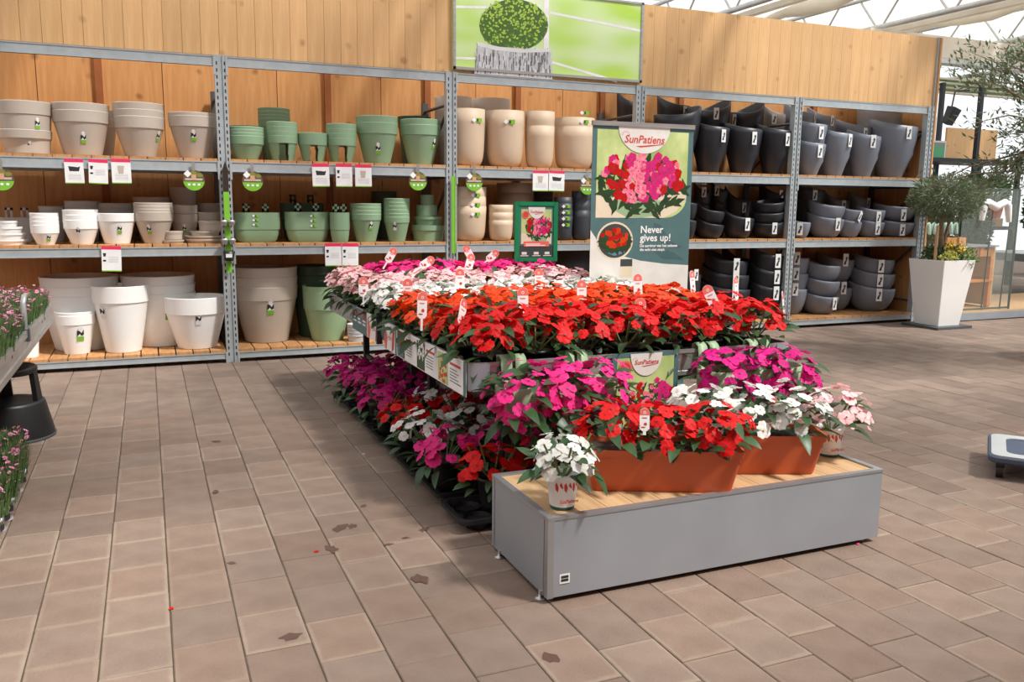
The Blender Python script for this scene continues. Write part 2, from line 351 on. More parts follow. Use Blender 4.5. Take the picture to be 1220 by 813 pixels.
for x0, x1, y0, y1 in ((5.98, 8.3, 9.5, 24), (9.2, 12.2, 6.5, 24), (12.4, 15.4, 5.5, 24), (15.6, 18.6, 5, 24), (2.8, 5.8, 10, 24), (-.4, 2.6, 10, 24), (-3.6, -.6, -9, -1.3), (-.4, 2.6, -9, -1.3), (2.8, 5.8, -9, -1.3), (6, 9, -9, -1.3), (9.2, 12.2, -9, -1.3), (12.4, 15.4, -9, -1)):
    nx, ny = 8, 40; vs = []; fs = []
    for i in range(nx + 1):
        for j in range(ny + 1):
            vs.append((x0 + (x1 - x0) * i / nx, y0 + (y1 - y0) * j / ny, 5.2 - .18 * math.sin(PI * i / nx) + .05 * math.sin(j * 1.1 + i) * math.sin(PI * i / nx)))
    for i in range(nx):
        for j in range(ny): a = i * (ny + 1) + j; fs.append((a, a + ny + 1, a + ny + 2, a + 1))
    b = MB(); b.add(vs, fs, 0, True); obj('roof_screen', b, M_screen if y0 > 0 else M_dimscreen, roof)  # dim screens behind the camera are unseen, added to cut low sky light
    b = MB(); pts = [(x1 - .9 + .05 * math.sin(k), y0 + (y1 - y0) * k / 30, 4.95 + .05 * math.sin(k * 1.7)) for k in range(31)]
    b.tube(pts, [.11 + .03 * math.sin(k * 1.3) for k in range(31)], 8); obj('folded_screen', b, M_screenB, roof)

# unseen half-clear sheets added overhead to cast shade on floor and panel
for x0, y0, x1, y1, sk in ((5.9, .5, 11.5, 1.5, .4), (6.3, 2.7, 12, 3.6, -.5), (1.4, 1.3, 3.0, 2.9, .3), (-2, 6.15, 7.2, 6.62, .0), (2.6, -1.7, 6.2, -.9, .3)):
    b = MB(); b.add([(x0, y0, 5.22), (x1, y0 + sk, 5.22), (x1 - .4, y1 + sk, 5.22), (x0 - .4, y1, 5.22)], [(0, 1, 2, 3)]); obj('added_shade_strip', b, M_shadesheet, roof)

# ------------------------------------------------------------------ pots
def circ(r, z, n=40, cx=0): return [(cx + r * math.cos(2 * PI * i / n), r * math.sin(2 * PI * i / n), z) for i in range(n)]
def pot_rim(R, h, rim, base=.68, rw=.06):           # tapered body with a broad collar
    b = MB(); t = max(.004, R * .03); rb = R * base; rc = R * (1 - rw); zr = h - rim
    b.loft([circ(rb * .96, 0), circ(rb, .006)], True, False); b.loft([circ(rb, .006), circ(rb + (rc - rb) * .5, zr * .5), circ(rc, zr)], False, False)
    b.loft([circ(rc, zr), circ(R * .972, zr + .001)], False, False, 0, False); b.loft([circ(R * .972, zr + .001), circ(R * .985, zr + rim * .5), circ(R, h - .004)], False, False); b.loft([circ(R, h - .004), circ(R - t * .4, h), circ(R - t, h - .003)], False, False)
    b.loft([circ(R - t, h - .003), circ(R * .9 - t, zr), circ(rb - t, .02)], False, True); return b
def pot_notch(R, h, rim, w, ah, base=.62):          # collar pot with an arched slot front and back
    b = MB(); n = 72; nz = 26; rb = R * base; zr = h - rim; rings = []
    for k in range(nz + 1):
        z = zr * k / nz; rings.append(circ(rb + (R * .94 - rb) * k / nz, z, n))
    for k in range(nz):
        for i in range(n):
            j = (i + 1) % n; q = [rings[k][i], rings[k][j], rings[k + 1][j], rings[k + 1][i]]
            cx = sum(p[0] for p in q) / 4; cz = sum(p[2] for p in q) / 4
            top = ah - w * .5 + math.sqrt(max(0, (w * .5) ** 2 - cx * cx)) if abs(cx) < w * .5 else 0
            if cz > top: b.add(q, [(0, 1, 2, 3)], 0, True)
    b.loft([circ(R * .94, zr, n), circ(R * .975, zr, n)], False, False, 0, False); b.loft([circ(R * .975, zr, n), circ(R, h - .004, n)], False, False); b.loft([circ(R, h - .004, n), circ(R - .006, h, n), circ(R * .88, zr, n)], False, True)
    for s in (-1, 1):                                # tunnel walls of the slot
        b.add([(s * w * .5, -rb, 0), (s * w * .5, rb, 0), (s * w * .5, rb, ah - w * .4), (s * w * .5, -rb, ah - w * .4)], [(0, 1, 2, 3)], 0)
    return b
def pot_cyl(R, h, base=.78):                         # smooth tall pot with rounded foot
    b = MB(); t = .006; pr = [(R * f, z * h) for z, f in ((0, .58), (.012, .68), (.04, .76), (.09, .83), (.16, .885), (.26, .925), (.45, .955), (.75, .985), (1, 1.0))]
    b.loft([circ(r, z) for r, z in pr] + [circ(R - t, h), circ(R - t * 1.5, h * .6), circ(R * .7, .03)], True, True); return b
def pot_wavy(R, h, base=.55, amp=.1, ph=2.2, belly=.5, n=40):   # bowl or vase with a flowing rim
    b = MB(); rows = 9; rings = []; amp *= 1.35
    zt = [h * (1 + amp * math.cos(2 * PI * i / n - ph) + amp * .35 * math.cos(4 * PI * i / n - 2 * ph + .6)) for i in range(n)]
    for k in range(rows + 1):
        t = k / rows; f = base + (1 - base) * (math.sin(t * PI / 2) ** (.55 + (1 - belly)))
        rings.append([(R * f * math.cos(2 * PI * i / n), R * f * math.sin(2 * PI * i / n), t * zt[i]) for i in range(n)])
    for f, dz in ((.955, .004), (.93, -.004), (.88, -.5 * h), (base * .9, -.94 * h)):
        rings.append([(R * f * math.cos(2 * PI * i / n), R * f * math.sin(2 * PI * i / n), max(.01, zt[i] + dz)) for i in range(n)])
    b.loft(rings, True, True); return b
def pot_saucer(R, h):
    b = MB(); b.loft([circ(R * .88, 0), circ(R * .95, h * .65)], True, False); b.loft([circ(R * .95, h * .65), circ(R, h * .68)], False, False, 0, False); b.loft([circ(R, h * .68), circ(R, h)], False, False); b.loft([circ(R, h), circ(R * .95, h), circ(R * .85, h * .3)], False, True); return b
def pot_balcony(W, D, h):                            # oblong rounded planter with two pairs of hooks
    b = MB(); r = lambda f, z, q=1: rrect(W * f, D * f, D * f * .48, z, 7)
    b.loft([r(.74, 0), r(.84, h * .12), r(.92, h * .4), r(.94, h * .62)], True, False); b.loft([r(.94, h * .62), r(.98, h * .63)], False, False, 0, False); b.loft([r(.98, h * .63), r(1, h)], False, False); b.loft([r(1, h), r(.95, h), r(.88, h * .6), r(.7, .02)], False, True)
    return b
def hooks(W, h, top):
    out = []
    for s in (-1, 1):
        b = MB(); out.append(b); x = s * W * .2
        b.box((x - .028, -.012, h * .7), (x - .012, .012, top)); b.box((x + .012, -.012, h * .7), (x + .028, .012, top)); b.box((x - .028, -.012, top - .02), (x + .028, .03, top))
    return out

STK_m = [M_paper, M_ink, M_lime]
def sticker(parent, p, nrm_a, s, tilt, slope=0, green=True, wide=False):
    """maker's sticker: white diamond, black zigzag, green foot; p on the pot wall facing angle nrm_a"""
    b = MB()
    if wide:
        b.poly([(-1.1 * s, 0), (-.55 * s, .5 * s), (0, 0), (-.55 * s, -.5 * s)], 0, 0); b.quad(.05 * s, -.45 * s, 1.3 * s, .45 * s, .0002, 2); b.quad(.1 * s, -.3 * s, .45 * s, .3 * s, -.0006, 1)
    else:
        b.poly([(0, 1.0 * s), (.42 * s, 1.42 * s), (0, 1.84 * s), (-.42 * s, 1.42 * s)], -.0008, 0)
        b.quad(-.5 * s, -.75 * s, .5 * s, 1.15 * s, 0, 0)
        b.poly([(-.5 * s, 1.1 * s), (-.5 * s, 0), (-.1 * s, .45 * s), (.15 * s, .05 * s), (.5 * s, .3 * s), (.5 * s, 1.15 * s), (.15 * s, .55 * s), (-.1 * s, .9 * s)], -.0005, 1)
        if green: b.quad(-.5 * s, -.75 * s, .5 * s, 0, -.0004, 2)
    obj('sticker', b, STK_m, parent, p, (slope, tilt, nrm_a + PI / 2))
def hangtag(parent, p, a, s, tilt=0):
    b = MB(); b.quad(-.45 * s, -1.9 * s, .45 * s, .1 * s, 0, 0); b.poly([(-.3 * s, -1.6 * s), (.05 * s, -1.6 * s), (.1 * s, -1.15 * s), (.28 * s, -.9 * s), (.0, -.85 * s), (-.2 * s, -1.2 * s)], -.0006, 1); b.disc(.12 * s, -.62 * s, .2 * s, .26 * s, -.0007, 2, 8); b.quad(-.5 * s, .1 * s, .5 * s, .102 * s, 0, 0)
    o = obj('care_tag', b, [M_paper, M_ink, M_tealD], parent, p, (.0, tilt, a + PI / 2)); o['label'] = 'white printed care tag'

CROP = dict(c1=(280 / 1138, 0, 30), c2=(280 / 1035, 0, 220), c3=(310 / 1220, 250, 30), c4=(310 / 1146, 250, 210), c5=(330 / 1166, 500, 80), c6=(400 / 1084, 720, 100))
LZ = dict(L=LOW + SL, M=MID + SL, T=TOP + SL)
ORD = ['topmost', 'second from top', 'third from top', 'fourth from top', 'fifth from top', 'sixth from top']
def stack(crop, x0, x1, yt, lev, row, kind, m, lab, n=1, dz=0, stk=None, **kw):
    """a pot or a nested stack of pots; x0..x1 rim edges, yt rim top, dz step between nested rims (zoomed photo pixels)"""
    k, ox, oy = CROP[crop]; xc = ox + k * (x0 + x1) / 2; wp_ = k * (x1 - x0); y_top = oy + k * yt; z0 = LZ[lev]; R = .2; Y = 8.
    base = kw.get('base', .68)
    for _ in range(6):
        if row == 'f': Y = YF + .0 + R
        elif row == 'b': Y = YB - .03 - R
        elif row == 'm': Y = (YF + YB) / 2
        elif isinstance(row, float): Y = row
        else: Y = min(float(onZ(xc, oy + k * row, z0)[1]) + R * base, 8.51 - R)
        P = onY(xc, y_top, Y); R = wp_ * depth(P[0], Y, P[2]) / FPX / 2 / 1.0
    X, zt = float(P[0]), float(P[2]); Dp = depth(X, Y, zt); s_m = Dp / FPX * k
    z0 = float(onY(xc, oy + k * kw['zb'], Y)[2]) if 'zb' in kw else z0; h = zt - z0 - (n - 1) * dz * s_m; face = math.atan2(-Y, -X); out = []
    for i in range(n):
        z = z0 + i * dz * s_m + .0005; rz = 0; Ri = R
        if kind == 'rim': b = pot_rim(R, h, kw.get('rim', 60) * s_m, base, kw.get('rw', .06))
        elif kind == 'notch': b = pot_notch(R, h, kw.get('rim', 60) * s_m, kw['w'] * s_m, kw['ah'] * s_m, base); rz = face + PI / 2 + .1
        elif kind == 'cyl': b = pot_cyl(R, h, base)
        elif kind == 'wavy':
            b = pot_wavy(R * (1 - kw.get('shrink', 0) * i), h * kw.get('hh', 1), base, kw.get('amp', .1), kw.get('ph', 2.6), kw.get('belly', .5))
        elif kind == 'saucer': b = pot_saucer(R, h)
        elif kind == 'balcony': b = pot_balcony(2 * R, 2 * R * kw.get('asp', .45), h)
        name = dict(rim='plant_pot', notch='railing_pot', cyl='round_planter', wavy='wave_rim_pot', saucer='pot_saucer', balcony='balcony_planter')[kind]
        lb = lab if n == 1 else ((ORD[n - 1 - i] if i else 'bottom') + ' ' + lab)
        root = thing(name, lb, 'saucer' if kind == 'saucer' else 'pot', (X + (kw.get('jx', 0) * i), Y, z), rz, kw.get('grp'))
        bodyname = 'body'
        obj(bodyname, b, m, root)
        if kind == 'balcony':
            for hb in hooks(2 * R, h, h + kw.get('hk', 40) * s_m): obj('hook', hb, m, root)
        if stk and (i == 0 or kw.get('all')):
            sx, sy, sz = stk[:3]; kind_s = stk[3] if len(stk) > 3 else 'v'
            px, py = ox + k * sx, oy + k * (sy - (i * dz if kw.get('all') else 0))
            # angle on the wall that projects to px
            dx = (px - xc) / (wp_ / 2); zz = float(onY(px, py, Y - R * .8)[2]) - z
            t = max(0, min(1, zz / h)); fr = 1 if kind in ('cyl', 'balcony') and t > .3 else (base + (1 - base) * t)
            if kind == 'rim': fr = base + (1 - kw.get('rw', .06) - base) * t / max(.2, 1 - kw.get('rim', 60) * s_m / h) if zz < h - kw.get('rim', 60) * s_m else 1
            if kind == 'wavy': fr = base + (1 - base) * (math.sin(max(.05, t) * PI / 2) ** (.55 + 1 - kw.get('belly', .5)))
            dx = max(-.92, min(.92, dx / fr)); a = face + math.asin(dx); rr = R * fr + .003
            if kind == 'balcony':
                p = (dx * R * .8, -R * kw.get('asp', .45) - .004, zz); a = -PI / 2
            else: p = (rr * math.cos(a - rz), rr * math.sin(a - rz), zz)
            if kind_s == 't': hangtag(root, (p[0] * 1.012, p[1] * 1.012, zz), a, sz * s_m, stk[4] if len(stk) > 4 else 0)
            else: sticker(root, p, a - rz, sz * s_m * 1.25, 0, 0 if fr >= 1 else math.atan2(R * (1 - kw.get('rw', .06) - base), max(.05, h - kw.get('rim', 60) * s_m)), green=kind_s != 'n', wide=kind_s == 'w')
        out.append(root)
    return out
# --- bay beside the dianthus bench: taupe above, white below
stack('c1', 0, 238, 512, 'T', 'f', 'rim', M_taupe, 'taupe pot under the cut-off taupe pot, far end of top shelf', rim=40, stk=(135, 590, 14))
stack('c1', 0, 238, 375, 'T', 'f', 'rim', M_taupe, 'taupe pot standing high in another at far end of top shelf', rim=62, base=.8, stk=(165, 485, 17))
stack('c1', 260, 515, 385, 'T', 'f', 'rim', M_taupe, 'wide taupe pot in the pair above the price cards', n=2, dz=35, rim=55, base=.66, stk=(392, 555, 18))
stack('c1', 400, 555, 415, 'T', 'b', 'rim', M_taupe, 'taupe pot tucked behind the wide taupe pair', n=2, dz=40, rim=45)
stack('c1', 553, 783, 383, 'T', 'f', 'rim', M_taupe, 'taupe pot in the three-high nest of the top shelf', n=3, dz=32, rim=55, base=.6, stk=(746, 545, 17))
stack('c1', 820, 1045, 430, 'T', 'f', 'rim', M_taupe, 'taupe pot next to the first slotted post, top shelf', n=2, dz=16, rim=50, base=.6, stk=(932, 545, 18))
W_ = M_white
stack('c2', 135, 250, 125, 'M', 'f', 'rim', W_, 'white pot in the four-high nest beside the white saucers', n=4, dz=17, rim=38, base=.62, stk=(204, 240, 12))
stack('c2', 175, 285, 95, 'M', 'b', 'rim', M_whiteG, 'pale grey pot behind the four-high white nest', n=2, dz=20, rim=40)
stack('c2', 280, 425, 110, 'M', 'f', 'rim', W_, 'white pot in the three-high nest, middle shelf', n=3, dz=22, rim=40, base=.62, stk=(340, 212, 12, 'n'))
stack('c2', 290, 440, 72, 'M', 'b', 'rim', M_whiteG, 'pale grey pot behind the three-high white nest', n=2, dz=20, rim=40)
stack('c2', 428, 590, 126, 'M', 'f', 'rim', W_, 'single white pot above the lone price card', rim=36, base=.64, stk=(521, 203, 14))
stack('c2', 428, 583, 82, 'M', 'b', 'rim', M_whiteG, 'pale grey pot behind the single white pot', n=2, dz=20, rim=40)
stack('c2', 592, 755, 80, 'M', 'f', 'rim', M_taupe, 'taupe pot in the four-high nest beside the single white pot', n=4, dz=13, rim=40, base=.55, stk=(653, 205, 14))
stack('c2', 590, 740, 55, 'M', 'b', 'rim', M_taupe, 'taupe pot behind the four-high taupe nest, middle shelf', n=2, dz=16, rim=40)
stack('c2', 755, 866, 90, 'M', 'm', 'rim', M_taupe, 'taupe pot behind the small taupe saucers', n=2, dz=40, rim=36, stk=(808, 200, 12))
stack('c2', 748, 862, 12, 'M', 'b', 'rim', M_taupe, 'tall dim taupe pot at the back of the middle shelf', rim=60, base=.8)
stack('c2', 872, 968, 122, 'M', 'm', 'rim', M_taupe, 'small taupe pot at back by the first post', rim=40)
stack('c2', 872, 968, 82, 'M', 'b', 'rim', M_taupe, 'dim taupe pot at back corner by the first post', rim=40)
stack('c2', 820, 985, 224, 'M', 7.86, 'saucer', M_taupe, 'wide taupe saucer in the pile by the first post', n=2, dz=14)
for q, (a, b_, y) in enumerate([(840, 965, 204), (875, 982, 160)]):
    o = stack('c2', a, b_, y, 'M', 7.86, 'rim' if q else 'saucer', M_taupe, ['middling taupe saucer resting in the wide saucer pile', 'shallow taupe pot crowning the saucer pile'][q], rim=14, base=.93, zb=(224, 204)[q])
stack('c2', 716, 808, 244, 'M', 7.78, 'saucer', M_taupe, 'smallest taupe saucer lying flat before the taupe nest')
stack('c2', 724, 802, 205, 'M', 7.78, 'rim', M_taupe, 'little taupe pot standing on the smallest saucer', rim=12, base=.92, zb=244)
for q, (a, b_, y) in enumerate([(-30, 115, 240), (-22, 105, 212), (-12, 92, 186), (0, 72, 160)]):
    stack('c2', a, b_, y, 'M', 7.86, 'saucer', W_, ['bottom white saucer of the stepped saucer pile', 'second white saucer of the stepped saucer pile', 'third white saucer of the stepped saucer pile', 'smallest white saucer topping the stepped pile'][q], **({} if q == 0 else dict(zb=(0, 240, 212, 186)[q])))
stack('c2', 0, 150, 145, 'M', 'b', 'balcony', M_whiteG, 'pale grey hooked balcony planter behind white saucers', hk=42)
stack('c2', 190, 510, 400, 'L', 715, 'rim', W_, 'huge white planter behind the small white pot, bottom shelf', n=3, dz=40, rim=50, base=.72, rw=.03)
stack('c2', 540, 848, 395, 'L', 705, 'rim', W_, 'huge white planter behind the two medium white pots', n=3, dz=38, rim=50, base=.72, rw=.03, stk=(729, 575, 22))
stack('c2', 410, 646, 442, 'L', 745, 'rim', W_, 'tall white pot between the two huge white planters', rim=72, base=.62, stk=(455, 575, 20, 'n'))
stack('c2', 247, 410, 556, 'L', 752, 'rim', W_, 'smallest white pot on the bottom shelf', n=2, dz=14, rim=42, base=.62, stk=(344, 670, 22))
stack('c2', 728, 990, 490, 'L', 728, 'rim', W_, 'wide white pot beside the first slotted post', rim=72, base=.62, stk=(868, 602, 18, 'n'))
stack('c2', 60, 165, 580, 'L', 768, 'rim', W_, 'small white pot peeping out under the bench', rim=42, base=.75)
# --- bay of sage green pots
G = M_green
stack('c3', 82, 250, 480, 'T', 'f', 'rim', G, 'sage pot in the nest next to the first post, top shelf', n=4, dz=14, rim=38, base=.62)
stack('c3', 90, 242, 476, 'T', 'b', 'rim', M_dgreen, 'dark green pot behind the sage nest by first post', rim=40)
stack('c3', 226, 373, 393, 'T', 'b', 'rim', G, 'sage pot in the tall rear nest of the top shelf', n=4, dz=16, rim=38)
stack('c3', 266, 408, 457, 'T', 'f', 'notch', G, 'arched sage railing pot in the four-high nest', n=4, dz=21, rim=34, w=42, ah=90)
stack('c3', 413, 548, 508, 'T', 'f', 'notch', G, 'arched sage railing pot in the lowest nest', n=2, dz=12, rim=44, w=36, ah=84)
stack('c3', 545, 686, 466, 'T', 'f', 'notch', G, 'arched sage railing pot in the nest beside the big sage pots', n=4, dz=22, rim=34, w=40, ah=86)
stack('c3', 685, 880, 432, 'T', 'f', 'rim', G, 'big sage pot in the pair beside the railing pots', n=2, dz=30, rim=50, base=.62, stk=(786, 588, 17))
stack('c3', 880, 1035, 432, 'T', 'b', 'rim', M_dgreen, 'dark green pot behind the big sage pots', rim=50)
stack('c3', 893, 1081, 446, 'T', 'f', 'rim', G, 'big sage pot in the pair next to the second post', n=2, dz=26, rim=46, base=.62, stk=(1047, 565, 15))
stack('c4', 100, 305, 160, 'M', 'f', 'balcony', G, 'sage hooked balcony planter next to the first post', n=3, dz=20, stk=(190, 215, 9, 'w'), all=True, hk=38, asp=.5)
stack('c4', 330, 525, 158, 'M', 'f', 'balcony', G, 'sage hooked balcony planter in the middle nest', n=3, dz=22, stk=(447, 220, 9, 'w'), all=True, hk=38, asp=.5)
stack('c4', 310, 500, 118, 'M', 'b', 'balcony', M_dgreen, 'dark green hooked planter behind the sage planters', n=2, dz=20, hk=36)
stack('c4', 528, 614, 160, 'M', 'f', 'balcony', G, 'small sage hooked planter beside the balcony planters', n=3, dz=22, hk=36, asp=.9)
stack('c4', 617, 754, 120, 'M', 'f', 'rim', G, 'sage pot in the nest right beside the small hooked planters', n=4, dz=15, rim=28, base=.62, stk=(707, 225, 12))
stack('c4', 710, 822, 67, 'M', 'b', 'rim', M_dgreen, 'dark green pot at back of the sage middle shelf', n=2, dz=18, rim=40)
stack('c4', 765, 879, 98, 'M', 'f', 'rim', G, 'sage pot in the tall narrow six-high nest', n=6, dz=16, rim=26, base=.62, stk=(814, 228, 12, 'n'))
for q, (a, b_, y, zb) in enumerate([(888, 1033, 215, 0), (900, 1022, 178, 0), (908, 1002, 128, 0), (927, 988, 82, 0)]):
    stack('c4', a, b_, y, 'M', 7.87, 'saucer' if q < 2 else 'rim', G, ['widest sage saucer at the foot of the stepped pile', 'second sage saucer in the stepped pile', 'sage dish near the top of the stepped pile', 'smallest sage dish crowning the stepped pile'][q], rim=12, base=.97, rw=.02, **({} if q == 0 else dict(zb=(0, 215, 178, 128)[q])))
stack('c4', 100, 380, 396, 'L', 738, 'rim', M_taupe, 'huge taupe planter beside the first post, bottom shelf', n=3, dz=42, rim=58, base=.66, rw=.05, stk=(259, 590, 22))
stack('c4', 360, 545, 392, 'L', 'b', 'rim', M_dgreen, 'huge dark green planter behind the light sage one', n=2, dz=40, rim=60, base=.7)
stack('c4', 410, 617, 480, 'L', 730, 'rim', M_lgreen, 'big light sage planter behind the flower table', n=2, dz=22, rim=80, base=.66)
stack('c4', 605, 690, 650, 'L', 'f', 'saucer', M_whiteG, 'pale saucer in the pile behind the flower table', n=4, dz=14)
# --- bay of beige round planters
B = M_beige
stack('c5', 125, 276, 180, 'T', 'f', 'cyl', B, 'tall beige planter next to the second post', stk=(238, 225, 16, 'w'))
stack('c5', 278, 441, 188, 'T', 'f', 'cyl', B, 'tall single beige planter between its neighbours', stk=(375, 232, 16, 'w'))
stack('c5', 443, 569, 190, 'T', 'f', 'cyl', B, 'narrow beige planter in the nested pair', n=2, dz=60)
stack('c5', 567, 737, 218, 'T', 'f', 'cyl', B, 'wide beige planter in the pair beside the banner', n=2, dz=37, stk=(690, 232, 14, 'w'), all=True)
stack('c5', 62, 222, 130, 'T', 'b', 'cyl', M_taupe, 'taupe round planter at the back behind second post')
stack('c5', 222, 381, 138, 'T', 'b', 'cyl', M_taupe, 'taupe round planter at the back behind beige ones')
stack('c5', 128, 281, 505, 'M', 'f', 'cyl', B, 'beige round planter in the three-high nest by second post', n=3, dz=40, stk=(232, 620, 14, 'w'), all=True)
stack('c5', 290, 393, 580, 'M', 'f', 'cyl', B, 'small beige planter in the short three-high nest', n=3, dz=32)
stack('c5', 325, 476, 490, 'M', 'b', 'cyl', M_taupe, 'dim taupe planter behind the short beige nest', n=2, dz=40)
stack('c5', 565, 646, 548, 'M', 'f', 'cyl', M_char, 'charcoal round planter in the nest with green stickers', n=4, dz=26, stk=(615, 665, 12, 'w'), all=True)
stack('c5', 640, 722, 522, 'M', 'f', 'cyl', M_char, 'charcoal round planter in the nest beside the banner', n=3, dz=40)
stack('c5', 480, 562, 525, 'M', 'b', 'cyl', M_char, 'charcoal planter at back behind the small framed sign', n=2, dz=30)
stack('c5', 560, 720, 770, 'L', 'm', 'cyl', M_char, 'charcoal planter on the bottom shelf behind the flowers')
stack('c5', 160, 330, 770, 'L', 'm', 'cyl', B, 'beige planter on the bottom shelf behind the flowers')
# --- bay of anthracite wave-rim pots
A = M_anth
tall = dict(base=.5, amp=.07, belly=.5)
stack('c6', 160, 312, 92, 'T', 'f', 'wavy', A, 'anthracite vase partly behind the banner, top shelf', ph=.2, **tall)
stack('c6', 280, 404, 138, 'T', 'f', 'wavy', A, 'first full anthracite vase beside the banner', stk=(384, 150, 20, 't'), **tall)
stack('c6', 385, 509, 143, 'T', 'f', 'wavy', A, 'middle anthracite vase of the front three', stk=(484, 158, 20, 't'), **tall)
stack('c6', 492, 608, 148, 'T', 'f', 'wavy', A, 'anthracite vase next to the fourth post', stk=(591, 162, 20, 't'), **tall)
stack('c6', 40, 112, 50, 'T', 'b', 'wavy', A, 'anthracite vase at back by the third post', stk=(140, 70, 16, 't'), **tall)
stack('c6', 170, 285, 65, 'T', 'b', 'wavy', A, 'anthracite vase at back above the banner top', stk=(260, 75, 16, 't'), **tall)
stack('c6', 293, 408, 75, 'T', 'b', 'wavy', A, 'anthracite vase at back above first full vase', stk=(362, 80, 18, 't'), ph=.2, **tall)
stack('c6', 405, 516, 82, 'T', 'b', 'wavy', A, 'anthracite vase at back with upswept rim', stk=(424, 95, 18, 't'), ph=.2, **tall)
stack('c6', 510, 585, 90, 'T', 'b', 'wavy', M_lgrey, 'brownish grey vase at back near the fourth post', stk=(550, 98, 16, 't'), **tall)
bowl = dict(base=.5, belly=.95)
stack('c6', 240, 300, 380, 'M', 'f', 'wavy', A, 'anthracite bowl half hidden by the banner edge', n=2, dz=55, amp=.14, **bowl)
stack('c6', 296, 388, 405, 'M', 'f', 'wavy', A, 'anthracite bowl in the pair with strap-like rims', n=2, dz=42, amp=.22, ph=2.6, **bowl)
stack('c6', 378, 483, 425, 'M', 'f', 'wavy', A, 'single anthracite bowl with a steep rim', amp=.18, ph=2.6, stk=(462, 435, 20, 't'), **bowl)
stack('c6', 475, 584, 380, 'M', 'f', 'wavy', A, 'anthracite bowl in the three-high pile by fourth post', n=3, dz=32, amp=.12, ph=.4, stk=(553, 450, 18, 't'), **bowl)
stack('c6', 288, 345, 340, 'M', 'b', 'wavy', A, 'anthracite bowl at back beside the banner', n=2, dz=40, amp=.1, stk=(322, 335, 16, 't'), all=True, **bowl)
stack('c6', 345, 402, 335, 'M', 'b', 'wavy', A, 'anthracite bowl second along the back row', n=2, dz=42, amp=.1, stk=(365, 330, 16, 't'), all=True, **bowl)
stack('c6', 388, 472, 365, 'M', 'b', 'wavy', A, 'anthracite bowl at back above the single bowl', amp=.15, stk=(452, 385, 16, 't'), **bowl)
stack('c6', 500, 588, 345, 'M', 'b', 'wavy', A, 'anthracite bowl at back by the fourth post', amp=.12, stk=(570, 345, 14, 't'), **bowl)
stack('c6', 235, 312, 600, 'L', 'f', 'wavy', A, 'anthracite bowl by the banner foot, bottom shelf', amp=.12, stk=(296, 600, 18, 't'), **bowl)
stack('c6', 312, 474, 560, 'L', 'f', 'wavy', A, 'wide anthracite bowl in the three-high pile, bottom shelf', n=3, dz=45, amp=.12, ph=2.4, shrink=.07, stk=(426, 655, 22, 't'), all=True, **bowl)
stack('c6', 470, 586, 545, 'L', 'f', 'wavy', A, 'anthracite bowl in the pile beside the fourth post, bottom shelf', n=3, dz=52, amp=.12, ph=2.6, stk=(560, 655, 22, 't'), all=True, **bowl)
stack('c6', 380, 470, 550, 'L', 'b', 'wavy', A, 'anthracite bowl behind the wide pile, bottom shelf', n=2, dz=45, amp=.12, **bowl)
# --- bay of grey wave-rim pots
Q = M_grey
stack('c6', 622, 718, 130, 'T', 'f', 'wavy', Q, 'grey vase in the nested pair beside the fourth post', n=2, dz=60, stk=(700, 200, 20, 't'), all=True, **tall)
stack('c6', 690, 800, 158, 'T', 'f', 'wavy', Q, 'grey vase second from the fourth post', stk=(791, 165, 20, 't'), **tall)
stack('c6', 785, 891, 166, 'T', 'f', 'wavy', Q, 'grey vase beside the largest grey vase', stk=(867, 168, 20, 't'), **tall)
stack('c6', 858, 1008, 135, 'T', 'f', 'wavy', Q, 'largest grey vase beside the end post', stk=(980, 140, 20, 't'), **tall)
stack('c6', 580, 682, 88, 'T', 'b', 'wavy', Q, 'grey vase at back behind the fourth post', stk=(678, 95, 16, 't'), **tall)
stack('c6', 655, 745, 100, 'T', 'b', 'wavy', Q, 'grey vase second along the back row', stk=(734, 105, 16, 't'), **tall)
stack('c6', 742, 862, 135, 'T', 'b', 'wavy', Q, 'low grey vase in the back row', stk=(840, 145, 16, 't'), **tall)
stack('c6', 820, 958, 88, 'T', 'b', 'wavy', M_lgrey, 'pale grey vase behind the largest grey vase', **tall)
stack('c6', 600, 665, 445, 'M', 'f', 'wavy', Q, 'small grey bowl beside the fourth post', amp=.08, stk=(633, 450, 20, 't'), **bowl)
stack('c6', 658, 775, 390, 'M', 'f', 'wavy', Q, 'big grey bowl in the pair near the fourth post', n=2, dz=40, amp=.14, ph=2.6, stk=(755, 435, 20, 't'), **bowl)
stack('c6', 750, 832, 405, 'M', 'f', 'wavy', Q, 'grey bowl in the pair with the dangling tag', n=2, dz=36, amp=.12, ph=2.6, stk=(828, 415, 18, 't', .6), **bowl)
stack('c6', 815, 905, 405, 'M', 'f', 'wavy', Q, 'grey bowl in the pair beside the oblong ones', n=2, dz=38, amp=.12, ph=2.6, stk=(885, 452, 18, 't'), all=True, **bowl)
stack('c6', 872, 1004, 396, 'M', 'f', 'wavy', Q, 'wide grey bowl in the pair by the end post', n=2, dz=48, amp=.12, ph=2.6, stk=(965, 455, 18, 't'), all=True, **bowl)
stack('c6', 612, 712, 338, 'M', 'b', 'wavy', M_char, 'dark bowl at back by the fourth post, middle shelf', n=2, dz=40, amp=.08, stk=(680, 385, 16, 't'), all=True, **bowl)
stack('c6', 708, 790, 370, 'M', 'b', 'wavy', Q, 'grey bowl in the back row, middle shelf', amp=.1, stk=(772, 378, 16, 't'), **bowl)
stack('c6', 788, 858, 366, 'M', 'b', 'wavy', Q, 'small grey bowl in the back row, middle shelf', amp=.08, stk=(851, 370, 16, 't'), **bowl)
stack('c6', 555, 660, 555, 'L', 'm', 'wavy', Q, 'grey bowl in the pile just past the fourth post', n=3, dz=50, amp=.1, stk=(622, 645, 20, 't'), all=True, **bowl)
